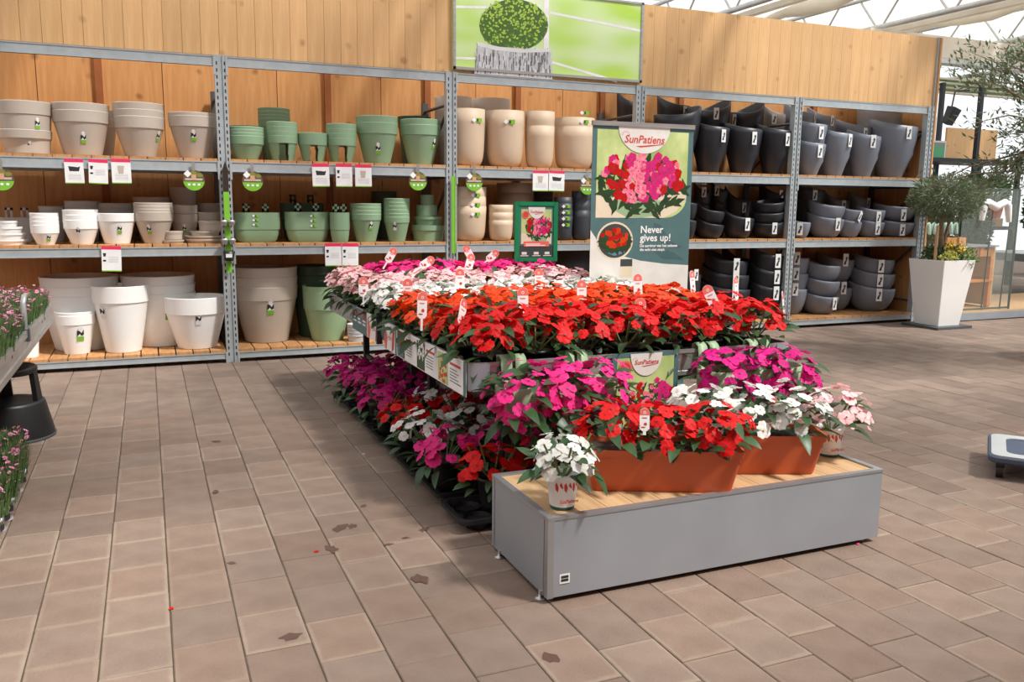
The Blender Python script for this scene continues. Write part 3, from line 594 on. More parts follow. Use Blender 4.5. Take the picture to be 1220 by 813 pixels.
stack('c6', 640, 762, 580, 'L', 745, 'wavy', Q, 'grey bowl in the front pile of the bottom shelf', n=3, dz=50, amp=.14, ph=2.6, stk=(748, 690, 20, 't'), **bowl)
stack('c6', 690, 806, 560, 'L', 'b', 'wavy', Q, 'grey bowl in the pile behind, bottom shelf', n=2, dz=90, amp=.12, ph=2.6, stk=(777, 640, 20, 't'), all=True, **bowl)
stack('c6', 792, 942, 560, 'L', 735, 'wavy', Q, 'broad grey bowl in the pile by the end post', n=3, dz=46, amp=.12, ph=2.6, shrink=.05, stk=(893, 662, 20, 't'), all=True, **bowl)

# ------------------------------------------------------------------ plant kit
def leaf_mesh(L, Wd, m, droop=.35, fold=.25, n=5):
    vs = []; fs = []
    for i in range(n + 1):
        t = i / n; w = Wd * .5 * (math.sin(PI * min(1, t * .97 + .03)) ** .75) * (1 - .25 * t); z = -droop * L * t * t
        vs += [(t * L, -w, z + fold * w), (t * L, 0, z), (t * L, w, z + fold * w)]
    for i in range(n): a = i * 3; fs += [(a, a + 3, a + 4, a + 1), (a + 1, a + 4, a + 5, a + 2)]
    b = MB(); b.add(vs, fs, 0, True); return b
def blossom_geo(r, seed=0):
    b = MB(); rr = random.Random(seed)
    for k in range(5):
        a = 2 * PI * k / 5 + rr.uniform(-.08, .08); q = r * rr.uniform(.92, 1.06); h = .001 * (k % 3); cup = rr.uniform(-.22, .1)
        pts = [(.04, 0), (.45, -.8), (.8, -.68), (1.0, -.34), (.94, 0), (1.0, .34), (.8, .68), (.45, .8)]
        b.add([(q * p * math.cos(a + d), q * p * math.sin(a + d), h + q * cup * p * p + .04 * q * math.cos(6 * d)) for p, d in pts], [tuple(range(8))], 0)
    b.add([(.13 * r * math.cos(2 * PI * i / 6), .13 * r * math.sin(2 * PI * i / 6), .006) for i in range(6)], [tuple(range(6))], 1)
    return b
LEAVES = [leaf_mesh(L, w, M_leaf, d) for L, w, d in ((.09, .05, .25), (.08, .046, .45), (.105, .052, .6))]
LEAF_ME = [b.mesh('leaf', M_leaf) for b in LEAVES]
BG = [blossom_geo(.034, s) for s in range(3)]
M_eyeO = mat('pale_eye', srgb(236, 190, 170), .6)
BL_ME = {}
def bl_me(pm):
    if pm.name not in BL_ME: BL_ME[pm.name] = [b.mesh('blossom', [pm, M_eye if pm not in (P_white,) else M_eyeO]) for b in BG]
    return BL_ME[pm.name]
def place(mb_src, M, dst, mo=0):
    dst.add([M @ Vector(v) for v in mb_src.v], [], 0)
    o = len(dst.v) - len(mb_src.v)
    for f, mi, sm in zip(mb_src.f, mb_src.mi, mb_src.sm): dst.f.append(tuple(i + o for i in f)); dst.mi.append(mi + mo); dst.sm.append(sm)
def canopy(rng, n, rx, ry, cz, H, umin=0.0, front=False, jit=.12, flat=.75):
    """points and outward directions spread over a dome"""
    out = []; ga = PI * (3 - 5 ** .5)
    for i in range(n):
        u = 1 - (1 - umin) * (i + .5) / n + rng.uniform(-jit, jit) * .6; u = max(-.95, min(1, u)); ph = i * ga + rng.uniform(-.35, .35)
        s = math.sqrt(1 - u * u) ** flat if u > -1 else 0
        d = Vector((s * math.cos(ph), s * math.sin(ph), u))
        if front and u < .15 and d.y > 0: d.y = -d.y
        j = 1 + rng.uniform(-jit, jit)
        out.append((Vector((d.x * rx * j, d.y * ry * j, cz + d.z * H * j)), d))
    return out
def rotm(d, rng, axis='Z', up=.5, tw=.5):
    n = (Vector(d) + Vector((rng.uniform(-tw, tw), rng.uniform(-tw, tw), up + rng.uniform(-tw, tw) * .4))).normalized()
    return (n.to_track_quat('Z', 'Y').to_matrix() @ Matrix.Rotation(rng.uniform(0, 6.3), 3, 'Z'))
def leafrot(d, rng):
    ph = math.atan2(d.y, d.x) + rng.uniform(-.6, .6); pitch = -.15 - .6 * d.z + rng.uniform(-.35, .45)
    return (Matrix.Rotation(ph, 3, 'Z') @ Matrix.Rotation(pitch, 3, 'Y') @ Matrix.Rotation(rng.uniform(-.5, .5), 3, 'X'))
JOIN = {}
def dress(root, rng, pm, rx, ry, cz, H, nb, nl, joined=None, umin=.0, lmin=-.35, front=False, bs=1.0, ls=1.0, org=(0, 0)):
    """foliage and blossoms of one impatiens plant, each leaf and blossom a part (or joined when too far off to pick apart)"""
    if joined is not None and joined in JOIN:
        fm, bm_ = JOIN[joined]; stuff(link('foliage', fm, root)); stuff(link('blossoms', bm_, root)); return
    lv = canopy(rng, nl, rx * .8, ry * .8, cz - .025, H * .8, lmin, front, .2); bl = canopy(rng, nb, rx, ry, cz, H, umin, front)
    if joined is None:
        for p, d in lv: link('leaf', rng.choice(LEAF_ME), root, (p.x + org[0], p.y + org[1], p.z), leafrot(d, rng).to_euler(), ls * rng.uniform(.8, 1.25))
        me = bl_me(pm)
        for p, d in bl: link('blossom', rng.choice(me), root, (p.x + org[0], p.y + org[1], p.z), rotm(d, rng).to_euler(), bs * rng.uniform(.78, 1.18))
    else:
        a = MB(); b = MB()
        for p, d in lv: place(rng.choice(LEAVES), Matrix.Translation(p) @ leafrot(d, rng).to_4x4() @ Matrix.Scale(ls * rng.uniform(.8, 1.25), 4), a)
        for p, d in bl: place(rng.choice(BG), Matrix.Translation(p) @ rotm(d, rng).to_4x4() @ Matrix.Scale(bs * rng.uniform(.78, 1.18), 4), b)
        fm = a.mesh('foliage', M_leaf); bm_ = b.mesh('blossoms', [pm, M_eye]); JOIN[joined] = (fm, bm_)
        stuff(link('foliage', fm, root)); stuff(link('blossoms', bm_, root))
nb_ = MB(); nb_.loft([circ(.052, 0, 20), circ(.068, .115, 20), circ(.072, .117, 20), circ(.072, .13, 20), circ(.066, .13, 20), circ(.06, .105, 20)], True, True); NPOT = nb_.mesh('nursery_pot', M_blk)
def stems_mesh():
    b = MB(); r = random.Random(2)
    for k in range(7):
        a = k * .9; b.tube([(0, 0, .1), (.05 * math.cos(a), .05 * math.sin(a), .16), (.11 * math.cos(a), .11 * math.sin(a), .22 + .04 * r.random())], .004, 5)
    return b.mesh('stems', M_stem)
STEMS = stems_mesh()

# ------------------------------------------------------------------ zinc display platform with decked top
BX0, BX1, BY0, BY1, BZ = 1.214, 2.735, 2.518, 3.04, .315
pl = thing('display_platform', 'low zinc-clad platform with wooden deck carrying terracotta flower boxes', 'platform', (0, 0, 0))
b = MB(); b.box((BX0 + .02, BY0, .022), (BX1, BY0 + .004, BZ - .004)); obj('front_panel', b, M_zinc, pl)
b = MB(); b.box((BX0, BY0 + .02, .022), (BX0 + .004, BY1, BZ - .004)); obj('side_panel', b, M_zinc, pl)
b = MB(); b.box((BX1 - .004, BY0 + .004, .022), (BX1, BY1, BZ - .004)); obj('side_panel', b, M_zinc, pl)
b = MB(); b.box((BX0 + .004, BY1 - .004, .022), (BX1 - .004, BY1, BZ - .004)); obj('rear_panel', b, M_zinc, pl)
b = MB(); b.box((BX0 - .002, BY0 - .002, .02), (BX0 + .022, BY0 + .022, BZ - .004)); obj('corner_post', b, M_zincR, pl)
b = MB(); b.box((BX0 - .003, BY0 + .03, .02), (BX0 + .0, BY0 + .034, BZ - .004)); b.box((BX0 - .003, BY1 - .03, .02), (BX0, BY1 - .026, BZ - .004)); obj('seam', b, M_zincR, pl)
b = MB(); R0 = rrect(BX1 - BX0, BY1 - BY0, .004, 0, 2); cxp, cyp = (BX0 + BX1) / 2, (BY0 + BY1) / 2
ring = lambda w, z: rrect(BX1 - BX0 + w, BY1 - BY0 + w, .004, z, 2, cxp, cyp)
b.loft([ring(0, BZ - .012), ring(.006, BZ - .011), ring(.006, BZ), ring(-.045, BZ), ring(-.05, BZ - .014)], False, False, sm=False); obj('rim', b, M_zincR, pl)
nd = 13; wd = (BX1 - BX0 - .05) / nd
b = MB(); b.box((-wd / 2 + .0015, BY0 + .025, BZ - .03), (wd / 2 - .0015, BY1 - .025, BZ - .007)); dk = b.mesh('deck_board', M_deck)
for i in range(nd): link('deck_board', dk, pl, (BX0 + .025 + (i + .5) * wd, 0, 0))
for x, y in ((BX0 + .03, BY0 + .05), (BX0 + .03, BY1 - .09), (BX1 - .05, BY0 + .05), (BX1 - .05, BY1 - .09)):
    b = MB(); b.lathe([(.018, 0), (.018, .006), (.006, .008), (.006, .03)], 12); obj('foot', b, M_alu, pl, (x - (.035 if x < 2 else 0), y, 0))
b = MB(); b.quad(-.02, -.019, .02, .019, 0, 0); b.quad(-.0145, .002, .0145, .012, -.0005, 1); b.quad(-.0145, -.010, .0145, .0, -.0005, 1); b.quad(-.02, -.019, .02, -.0175, -.0004, 1)
o = obj('badge', b, [M_paper, M_ink], pl, (BX0 + .066, BY0 - .001, .085)); o['label'] = 'small maker badge with two dark bars'

# ------------------------------------------------------------------ impatiens in boxes and pots on the platform
TAGM = [M_paper, M_salmon, M_redink]
def plant_tag(px, py, y, label, w=.058, h=.135, tilt=0, turn=0, grp=None, stake=.06):
    p = onY(px, py, y); b = MB(); r = w / 2; t = .0012
    def outline(k): return [(r * math.cos(a), -k, h / 2 - r + r * math.sin(a)) for a in [PI * i / 10 for i in range(11)]] + [(-r, -k, -h / 2 + r * .5), (-.5 * r, -k, -h / 2), (.5 * r, -k, -h / 2), (r, -k, -h / 2 + r * .5)]
    b.loft([outline(-t), outline(t)], True, True, 0, False)
    b.poly([(r * .97 * math.cos(PI * i / 12), h / 2 - r + r * .97 * math.sin(PI * i / 12)) for i in range(13)] + [(-r * .97, h / 2 - r * 1.5), (r * .97, h / 2 - r * 1.5)], -t - .0004, 1)
    b.disc(0, h / 2 - r * .95, r * .28, None, -t - .0008, 0, 10); b.disc(0, h / 2 - r * .95, r * .17, None, -t - .001, 1, 10)
    b.quad(-r * .6, .1 * h - .004, r * .5, .1 * h - .001, -t - .0004, 2); b.quad(-r * .5, .04 * h, r * .4, .04 * h + .002, -t - .0004, 2)
    b.disc(r * .15, -.2 * h, r * .36, None, -t - .0004, 2, 7); b.disc(-r * .3, -.34 * h, r * .5, r * .16, -t - .0004, 2, 8)
    root = thing('plant_label', label, 'plant label', tuple(p), 0, grp)
    root.rotation_euler = (-.12, tilt, turn - .35)
    o = obj('card', b, TAGM, root); s = MB(); s.box((-.006, -.0008, -h / 2 - stake), (.006, .0008, -h / 2 + .002)); obj('stake', s, M_paper, root)
def flower_box(name, label, cx, cy, rz, pm, seed, nb, nl):
    root = thing(name, label, 'flower box', (cx, cy, BZ - .006), rz)
    b = MB(); h = .165; q = lambda w, d, z: rrect(w, d, .018, z, 3)
    b.loft([q(.515, .145, 0), q(.525, .15, .004), q(.585, .185, h - .026), q(.595, .193, h - .026), q(.607, .2, h), q(.592, .187, h), q(.575, .172, h - .03), q(.54, .14, h - .04)], True, False, 0, False); obj('trough', b, M_terra, root)
    b = MB(); b.box((-.265, -.095, h - .062), (-.02, -.088, h - .034)) if False else None
    for x0 in (-.27, -.19): b.add([(x0, -.0895, h - .055), (x0 + .075, -.0895, h - .055), (x0 + .075, -.0925, h - .032), (x0, -.0925, h - .032)], [(0, 1, 2, 3)])
    obj('overflow_slot', b, M_terra, root)
    b = MB(); b.box((-.283, -.086, h - .05), (.283, .086, h - .014)); obj('soil', b, M_soil, root)
    rg = random.Random(seed)
    for k in range(3):
        dress(root, rg, pm, .145, .13, h + .035, .13 if pm is P_red else .155, nb, nl, None, umin=.0, lmin=-.12, org=((k - 1) * .19, 0), bs=.98, ls=.9)
    return root
flower_box('terracotta_flower_box', 'terracotta trough of red impatiens in front on the platform', 1.768, 2.69, -.43, P_red, 21, 24, 30)
flower_box('terracotta_flower_box', 'terracotta trough of white impatiens behind the red trough', 2.215, 2.745, -.37, P_white, 22, 25, 36)
def print_pot(label, cx, cy, z, pm, seed, R=.11, H=.115, nb=22, nl=34):
    root = thing('potted_impatiens', label, 'potted plant', (cx, cy, z))
    b = MB(); b.loft([circ(.043, 0, 28), circ(.045, .012, 28)], True, False, 1); b.loft([circ(.0452, .012, 28), circ(.057, .118, 28), circ(.060, .119, 28), circ(.060, .13, 28), circ(.054, .13, 28), circ(.05, .1, 28)], False, True, 0); pt = obj('printed_pot', b, [M_paper, M_tealD], root)
    b = MB()
    for k in range(6):
        a = -2.5 + k * .3; t = .02 + .05 * (k % 2)
        pts = [(math.cos(a + da) * (.0462 + .0115 * zz / .106), math.sin(a + da) * (.0462 + .0115 * zz / .106), .012 + zz) for da, zz in ((0, .06 + t * .3), (.16, .05 + t * .3), (.22, .075), (.1, .095), (-.02, .085))]
        b.add(pts, [tuple(range(5))])
    obj('pot_print', b, M_redink, pt)
    text('lettering', 'SunPatiens', .017, M_redink, pt, (-.036, -.0505, .03), .25, .0004)
    link('stems', STEMS, root); rg = random.Random(seed)
    dress(root, rg, pm, R, R, .15, H, nb, nl, None, umin=.02, lmin=.0, bs=.95, ls=.78)
    return root
print_pot('white impatiens in a printed white pot on platform corner', 1.316, 2.62, BZ - .006, P_white, 31)
pk = onZ(991, 542, BZ); print_pot('pink impatiens in a printed pot behind the white trough', pk[0], pk[1] + .02, BZ - .006, P_pink, 32, .15, .15, 32, 36)
plant_tag(768, 500, 2.60, 'plant label standing among the red trough flowers', .036, .085, 0, -.05, None, .015)
plant_tag(921, 486, 2.66, 'plant label standing among the white trough flowers', .036, .08, .05, 0, None, .015)

# ------------------------------------------------------------------ display tables with rimmed trays
TX0, TX1, TY0, TYM, TY1, TZ, TB = 1.243, 2.97, 3.375, 4.86, 6.48, .70, .575
def table(y0, y1, label):
    t = thing('display_table', label, 'table', (0, 0, 0)); w, d = TX1 - TX0, y1 - y0; cx, cy = (TX0 + TX1) / 2, (y0 + y1) / 2
    q = lambda e, z: rrect(w + e, d + e, .035, z, 4, cx, cy)
    b = MB(); b.loft([q(-.03, TB), q(0, TB), q(0, TB + .02), q(-.008, TB + .022), q(-.008, TZ - .02), q(.002, TZ - .018), q(.002, TZ), q(-.022, TZ), q(-.022, TB)], False, False, 0, False); obj('tray_rim', b, M_alu, t)
    b = MB(); b.box((TX0 + .008, y0 + .008, TB), (TX1 - .008, y1 - .008, TB + .012)); obj('tray_bed', b, M_blk, t)
    for x in (TX0, TX1):
        for y in (y0, y1):
            sx = 1 if x == TX0 else -1; sy = 1 if y == y0 else -1
            b = MB(); pts = [(x + sx * (.035 - .039 * math.cos(a)), y + sy * (.035 - .039 * math.sin(a))) for a in [PI / 2 * i / 6 for i in range(7)]]
            pts = [(x - sx * .004, y + sy * .09)] + pts + [(x + sx * .09, y - sy * .004)]
            b.loft([[(px, py, TB + .004) for px, py in pts], [(px, py, TZ - .003) for px, py in pts]], False, False, 0, True, closed=False); cc = obj('corner_plate', b, M_zinc, t)
            b = MB()
            for zz in (TB + .03, TZ - .03): b.lathe([(.004, 0), (.003, .002)], 8)
            lx, ly = x + sx * .24, y + sy * .18
            b = MB(); b.box((lx - .02, ly - .02, 0), (lx + .02, ly + .02, TB)); obj('leg', b, M_blkmetal, t)
    for x in (TX0 + .24, TX1 - .24):
        b = MB(); b.box((x - .015, y0 + .18, TB - .06), (x + .015, y1 - .18, TB - .02)); obj('rail', b, M_blkmetal, t)
        b = MB(); b.box((x - .012, y0 + .18, .22), (x + .012, y1 - .18, .25)); obj('rail', b, M_blkmetal, t)
    for y in (y0 + .18, y1 - .18):
        b = MB(); b.box((TX0 + .24, y - .015, TB - .06), (TX1 - .24, y + .015, TB - .02)); obj('rail', b, M_blkmetal, t)
    return t
table(TY0, TYM - .005, 'aluminium tray table holding red and orange impatiens')
table(TYM + .005, TY1, 'aluminium tray table holding pink and magenta impatiens')

rg = random.Random(77)
ROWS = [(3.535, P_red, 'red', 0), (3.79, P_red, 'red', 0), (4.06, P_orange, 'orange', 0), (4.31, P_orange, 'orange', 0), (4.55, P_orange, 'orange', 0), (4.80 + .02, P_white, 'white', 1), (5.05, P_white, 'white', 1),
        (5.30, P_pink, 'pale pink', 1), (5.54, P_pink, 'pale pink', 1), (5.78, P_pink, 'pale pink', 1), (6.02, P_pink, 'pale pink', 1), (6.22, P_mag, 'magenta', 1), (6.39, P_mag, 'magenta', 1)]
ROWL = ['row right behind the hanging boxes', 'row backing onto the orange block', 'row touching the red block', 'middle row of the orange block', 'row touching the white band', 'row touching the orange block', 'row touching the pale pink block',
        'row touching the white band', 'second row behind the white band', 'third row behind the white band', 'row touching the magenta block', 'row touching the pale pink block', 'last row by the far tray end']
for ri, (y, pm, cn, jn) in enumerate(ROWS):
    for k in range(7):
        if ri > 10: pm, cn = (P_pink, 'pale pink') if k == 0 else (P_mag, 'magenta')
        x = 1.375 + k * .243 + rg.uniform(-.02, .02); hh = rg.uniform(-.015, .02) + (.03 if cn == 'magenta' else 0)
        root = thing('impatiens_plant', cn + ' impatiens, ' + ROWL[ri] + (', at the strip-hung tray edge' if k == 0 else ', at the banner-side tray edge' if k == 6 else ', inside the tray'),
                     'potted plant', (x, y + rg.uniform(-.02, .02), TB + .0125), rg.uniform(0, 6.3), cn + ' impatiens on the display tables')
        link('nursery_pot', NPOT, root); link('stems', STEMS, root)
        dress(root, rg, pm, .165, .165, .165 + hh, .145 if cn != 'white' else .125, 32 if not jn else 38, 40, None if not jn else (cn, k % 3), umin=.18, lmin=-.6, bs=1.08)

# hanging balcony boxes hooked over the tray front
def hang_box(label, x0, x1, pm, seed):
    cx = (x0 + x1) / 2; w = x1 - x0; root = thing('hanging_flower_box', label, 'flower box', (cx, 3.235, .455))
    q = lambda f, g, z: rrect(w * f, .2 * g, .09 * g, z, 6); h = .17
    b = MB(); b.loft([q(.9, .7, 0), q(.95, .85, .02), q(.97, .95, .09), q(.98, .96, .1), q(1, 1, h), q(.97, .95, h), q(.93, .85, .1)], True, True); obj('trough', b, M_lgreen, root)
    for s in (-.27, .27):
        for e in (-.034, .034):
            b = MB(); pts = [(.10, .13), (.115, .2), (.125, .255), (.15, .268), (.172, .258), (.172, .2)]
            xx = s * w + e
            b.loft([[(xx - .026, y, z), (xx + .026, y, z), (xx + .026, y + .006, z + .006), (xx - .026, y + .006, z + .006)] for y, z in pts], True, True, 0, True); obj('hook', b, M_lgreen, root)
    rgx = random.Random(seed)
    for k in range(3): dress(root, rgx, pm, .15, .16, .115, .15, 42, 50, None, umin=-.62, lmin=-.85, front=True, org=((k - 1) * .17, -.03), bs=1.03, ls=.95)
hang_box('sage hanging box of magenta impatiens hooked over the tray', 1.31, 1.87, P_mag, 41)
hang_box('sage hanging box of purple impatiens beside the paper sign', 2.33, 2.89, P_purp, 42)

# ------------------------------------------------------------------ plants in black carry trays on the pavers below
def carry_tray(x, y, label):
    t = thing('carry_tray', label, 'tray', (x, y, 0), 0, 'black carry trays under the tables'); b = MB(); q = lambda w, d, z: rrect(w, d, .03, z, 3)
    b.loft([q(.50, .27, .045), q(.54, .31, .045), q(.54, .31, .062), q(.50, .27, .062), q(.48, .25, .03)], False, True, 0, False); obj('frame', b, M_blk, t)
    for i in range(3):
        for j in range(2):
            c = MB(); c.loft([circ(.05, 0, 16), circ(.062, .046, 16)], True, False); obj('cup', c, M_blk, t, ((i - 1) * .165, (j - .5) * .135, .001))
cols = {3.36: (P_red, P_red), 3.72: (P_mag, P_mag), 4.06: (P_white, P_white), 4.40: (P_red, P_red), 4.74: (P_deep, P_white), 5.08: (P_deep, P_deep), 5.42: (P_deep, P_deep), 5.76: (P_deep, P_deep)}
CN = {P_red: 'red', P_mag: 'magenta', P_white: 'white', P_deep: 'deep magenta'}
FR = ['of red impatiens beside the platform', 'of magenta impatiens next to the white ones', 'of white impatiens between magenta and red', 'of red impatiens by the deep magenta', 'of deep magenta and white impatiens', 'second in the deep magenta row', 'third in the deep magenta row', 'at the end of the deep magenta row']
for i, y in enumerate(cols):
    xo = 1.41 + rg.uniform(-.01, .02)
    carry_tray(xo, y, 'black carry tray ' + FR[i] + ', out at the table edge')
    xs = [(1.25 if i else 1.36, cols[y][0]), (1.55 if i else 1.64, cols[y][1])]
    if i < 4: carry_tray(xo + .58, y, 'black carry tray ' + FR[i] + ', deep under the table'); xs += [(1.88, cols[y][1]), (2.1, cols[y][0])]
    for j, (x, pm) in enumerate(xs):
        pos = 'pavers below the tray edge' if j == 0 else 'pavers deeper under the table'
        row = ['beside the platform', 'next to the platform row', 'between the floor rows', 'past the white ones', '', '', '', ''][i]
        root = thing('impatiens_plant', f'{CN[pm]} impatiens, tray ' + FR[i] + ('' if j == 0 else ', inner side' if j == 1 else ', deep under table'), 'potted plant', (x + rg.uniform(-.02, .02), y + rg.uniform(-.02, .02), .0635), rg.uniform(0, 6), 'impatiens under the tables')
        link('nursery_pot', NPOT, root); link('stems', STEMS, root); far = i > 4 or j > 1
        dress(root, rg, pm, .17, .16, .14, .13, 28 if not far else 36, 30 if not far else 32, None if not far else ('floor' + CN[pm], j % 2), umin=.1, lmin=-.35, ls=.85)
plant_tag(489, 500, 4.28, 'plant label among the red flowers on the floor', .05, .11)

TG = [(763, 371, 3.55, 0, 0, 'plant label rising mid-front of the red block'), (847, 354, 3.62, -.45, 0, 'leaning plant label in the red block near its corner'), (933, 362, 3.5, .05, 1.1, 'plant label edge-on at the tray corner'),
      (623, 358, 3.92, 0, .2, 'plant label between red and orange flowers'), (551, 372, 3.6, .5, 1.0, 'plant label leaning edge-on at the start of the red block'), (503, 364, 4.0, .12, .6, 'plant label among the orange flowers by the tray edge'),
      (693, 348, 4.15, 0, .2, 'rounded plant label in the middle of the orange flowers'), (486, 346, 4.6, 0, .3, 'plant label where orange meets white'), (548, 333, 4.9, 0, .1, 'plant label in the white band'), (433, 342, 5.2, .05, .4, 'plant label at the pink corner near the tray edge'),
      (560, 312, 5.8, .3, .3, 'plant label in the pale pink block'), (466, 304, 6.1, .6, .4, 'tilted plant label near the magenta corner'), (509, 313, 5.9, 1.0, .2, 'plant label lying over in the pink block'), (558, 301, 6.35, -.5, .3, 'plant label leaning back in the magenta rows'),
      (587, 305, 6.3, .9, .2, 'plant label lying over in the magenta rows'), (760, 340, 4.2, 0, .3, 'plant label at orange block end below the banner'), (825, 336, 4.1, 0, .8, 'plant label edge-on below the banner edge'), (877, 343, 3.85, 0, .9, 'plant label edge-on at back of the red block'), (642, 333, 4.75, 0, .3, 'plant label where white meets orange mid-table')]
for px, py, y, ti, tu, lb in TG: plant_tag(px, py, y, lb, .055 if y < 5 else .06, .13 if y < 5 else .12, ti, tu)

# ------------------------------------------------------------------ printed signs
SIGNM = [M_teal, M_warmw, M_redink, mat('print_lime', srgb(206, 216, 150), .6, c2=srgb(150, 178, 98), scale=5), M_leaf, P_red, P_mag, mat('print_pinkwhite', srgb(244, 150, 170), .6, c2=srgb(226, 70, 110), scale=40), M_lgreen, M_salmon, M_teal2, mat('print_sand', srgb(226, 214, 190), .6, c2=srgb(210, 196, 168), scale=4), mat('print_dark', srgb(58, 66, 66), .5), M_paper, mat('print_blue', srgb(96, 128, 160), .6), P_orange]
def bouquet(b, cx, cz, w, h, seed, y0, nf=60, palette=(6, 6, 7, 7, 5), s=1.0):
    r = random.Random(seed); y = y0
    for i in range(150):
        a = r.uniform(0, 2 * PI); q = math.sqrt(r.random()); x, z = cx + w * .5 * q * math.cos(a), cz - .12 * h + h * .5 * q * math.sin(a); t = r.uniform(0, PI); L = .085 * w * s
        b.poly([(x + L * math.cos(t), z + L * math.sin(t)), (x + .35 * L * math.cos(t + 1.57), z + .35 * L * math.sin(t + 1.57)), (x - L * math.cos(t), z - L * math.sin(t)), (x - .35 * L * math.cos(t + 1.57), z - .35 * L * math.sin(t + 1.57))], y - i * 3e-6, 4)
    for i in range(nf):
        a = r.uniform(0, 2 * PI); q = math.sqrt(r.random()); x, z = cx + w * .47 * q * math.cos(a), cz + .04 * h + h * .42 * q * math.sin(a); R = .044 * w * s * r.uniform(.8, 1.2); m = r.choice(palette)
        if m in (6, 5, 7) and len(palette) > 3: m = (5 if x < cx - .2 * w or x > cx + .36 * w else 7 if x < cx else 6) if r.random() < .7 else m
        rot = r.uniform(0, 6)
        b.poly([(x + R * (1 + .13 * math.cos(5 * t + rot)) * math.cos(t), z + R * (1 + .13 * math.cos(5 * t + rot)) * math.sin(t)) for t in [2 * PI * k / 15 for k in range(15)]], y - .0006 - i * 4e-6, m)
        b.disc(x, z, R * .14, None, y - .001 - i * 4e-6, 12, 5)
def logo(parent, x, z, size, y, bold=.0):
    t = text('lettering', 'SunPatiens', size, M_redink, parent, (x, y, z), .22, size * .018, align='CENTER')
    b = MB()
    for k in range(7):
        a = math.radians(15 + 25 * k); c = (x - size * 2.0, z + size * .62); q = size * .33
        b.poly([(c[0] + q * math.cos(a - .09), c[1] + q * math.sin(a - .09)), (c[0] + q * math.cos(a + .09), c[1] + q * math.sin(a + .09)), (c[0] + q * 1.6 * math.cos(a), c[1] + q * 1.6 * math.sin(a))], y)
    b.poly([(x - size * .9, z - size * .30), (x + size * .6, z - size * .16), (x + size * 2.4, z - size * .02), (x + size * .7, z - size * .28), (x - size * .4, z - size * .40)], y)
    obj('logo_mark', b, M_redink, parent)

# roll-up banner standing on the floor beside the flower tables
def banner():
    w, H = .875, 1.93; p0 = onY(707, 146, 5.15); p1 = onY(826, 147, 5.15); xc = (p0[0] + p1[0]) / 2; H = float(p0[2] + p1[2]) / 2; w = float(p1[0] - p0[0])
    r = thing('rollup_banner', 'tall teal roll-up banner with flower photo beside the tables', 'banner', (xc, 5.15, 0), -.02)
    b = MB(); b.loft([rrect(w + .04, .16, .03, 0, 3), rrect(w + .04, .16, .03, .03, 3), rrect(w + .02, .09, .03, .09, 3)], True, True, 0, False); obj('base', b, M_alu, r)
    b = MB(); b.tube([(0, .03, .08), (0, .03, H)], .012, 8); obj('pole', b, M_alu, r)
    b = MB(); b.box((-w / 2 - .004, -.012, H - .03), (w / 2 + .004, .012, H)); obj('top_bar', b, M_alu, r)
    b = MB(); b.box((-w / 2, -.0015, .08), (w / 2, .0015, H - .028)); obj('sheet', b, M_teal, r)
    V = lambda v: H - .028 - v * w * .8; X = lambda u: (u - .5) * w; b = MB(); y = -.0022
    # photograph field with rounded lower corner
    rc = .22; pts = [(X(.045), V(.04)), (X(.045), V(.97)), (X(.95 - rc), V(.97))] + [(X(.95 - rc + rc * math.sin(a)), V(.97 - rc + rc * math.cos(a))) for a in [PI / 2 * k / 8 for k in range(1, 9)]] + [(X(.95), V(.04))]
    b.poly(pts[::1], y, 3)
    b.poly([(X(.045), V(.97)), (X(.045), V(.74)), (X(.95), V(.66)), (X(.95), V(.75)), (X(.85), V(.9)), (X(.72), V(.97))], y - .0003, 11)
    b.poly([(X(.2), V(.78)), (X(.72), V(.78)), (X(.7), V(.88)), (X(.62), V(.95)), (X(.5), V(.97)), (X(.34), V(.96)), (X(.24), V(.9))], y - .0006, 8)
    bouquet(b, X(.5), V(.56), .86 * w, .50 * w, 9, y - .001, 130)
    b.disc(X(.5), V(.0), .255 * w, .225 * w, y - .003, 1, 24, PI, 2 * PI)
    # teal leaf shadows, pale wave and round picture
    b.poly([(X(.62), V(1.02)), (X(.66), V(1.2)), (X(.8), V(1.3)), (X(.93), V(1.3)), (X(.8), V(1.22)), (X(.7), V(1.05))], y, 10); b.poly([(X(.6), V(1.3)), (X(.72), V(1.42)), (X(.95), V(1.44)), (X(.85), V(1.36)), (X(.7), V(1.3))], y, 10)
    b.poly([(X(0), V(1.1)), (X(.06), V(1.2)), (X(.16), V(1.3)), (X(.3), V(1.38)), (X(.5), V(1.44)), (X(.75), V(1.48)), (X(1), V(1.5)), (X(1), V(2.5)), (X(0), V(2.5))][::-1], y - .0003, 1)
    b.disc(X(.24), V(1.22), .18 * w, .165 * w, y - .0007, 11, 28); b.disc(X(.24), V(1.22), .162 * w, .148 * w, y - .0012, 12, 28)
    b.poly([(X(.16), V(1.35)), (X(.18), V(1.27)), (X(.32), V(1.27)), (X(.34), V(1.35)), (X(.24), V(1.383))], y - .0016, 14)
    bouquet(b, X(.24), V(1.2), .29 * w, .17 * w, 4, y - .002, 30, (15, 5), 1.7)
    b.quad(X(.3), V(1.5), X(.42), V(1.42), y - .0006, 12); b.quad(X(.3), V(1.62), X(.42), V(1.5), y - .0006, 11)
    obj('printed_picture', b, SIGNM, r)
    logo(r, X(.5), V(.17), .092 * w, y - .004)
    text('lettering', 'Never', .09 * w, M_paper, r, (X(.49), y - .001, V(1.135)), 0, .0014); text('lettering', 'gives up!', .09 * w, M_paper, r, (X(.49), y - .001, V(1.225)), 0, .0014)
    text('lettering', 'De survivor van het seizoen\ndie echt niet stopt.', .034 * w, M_paper, r, (X(.49), y - .001, V(1.29)), 0, .0008)
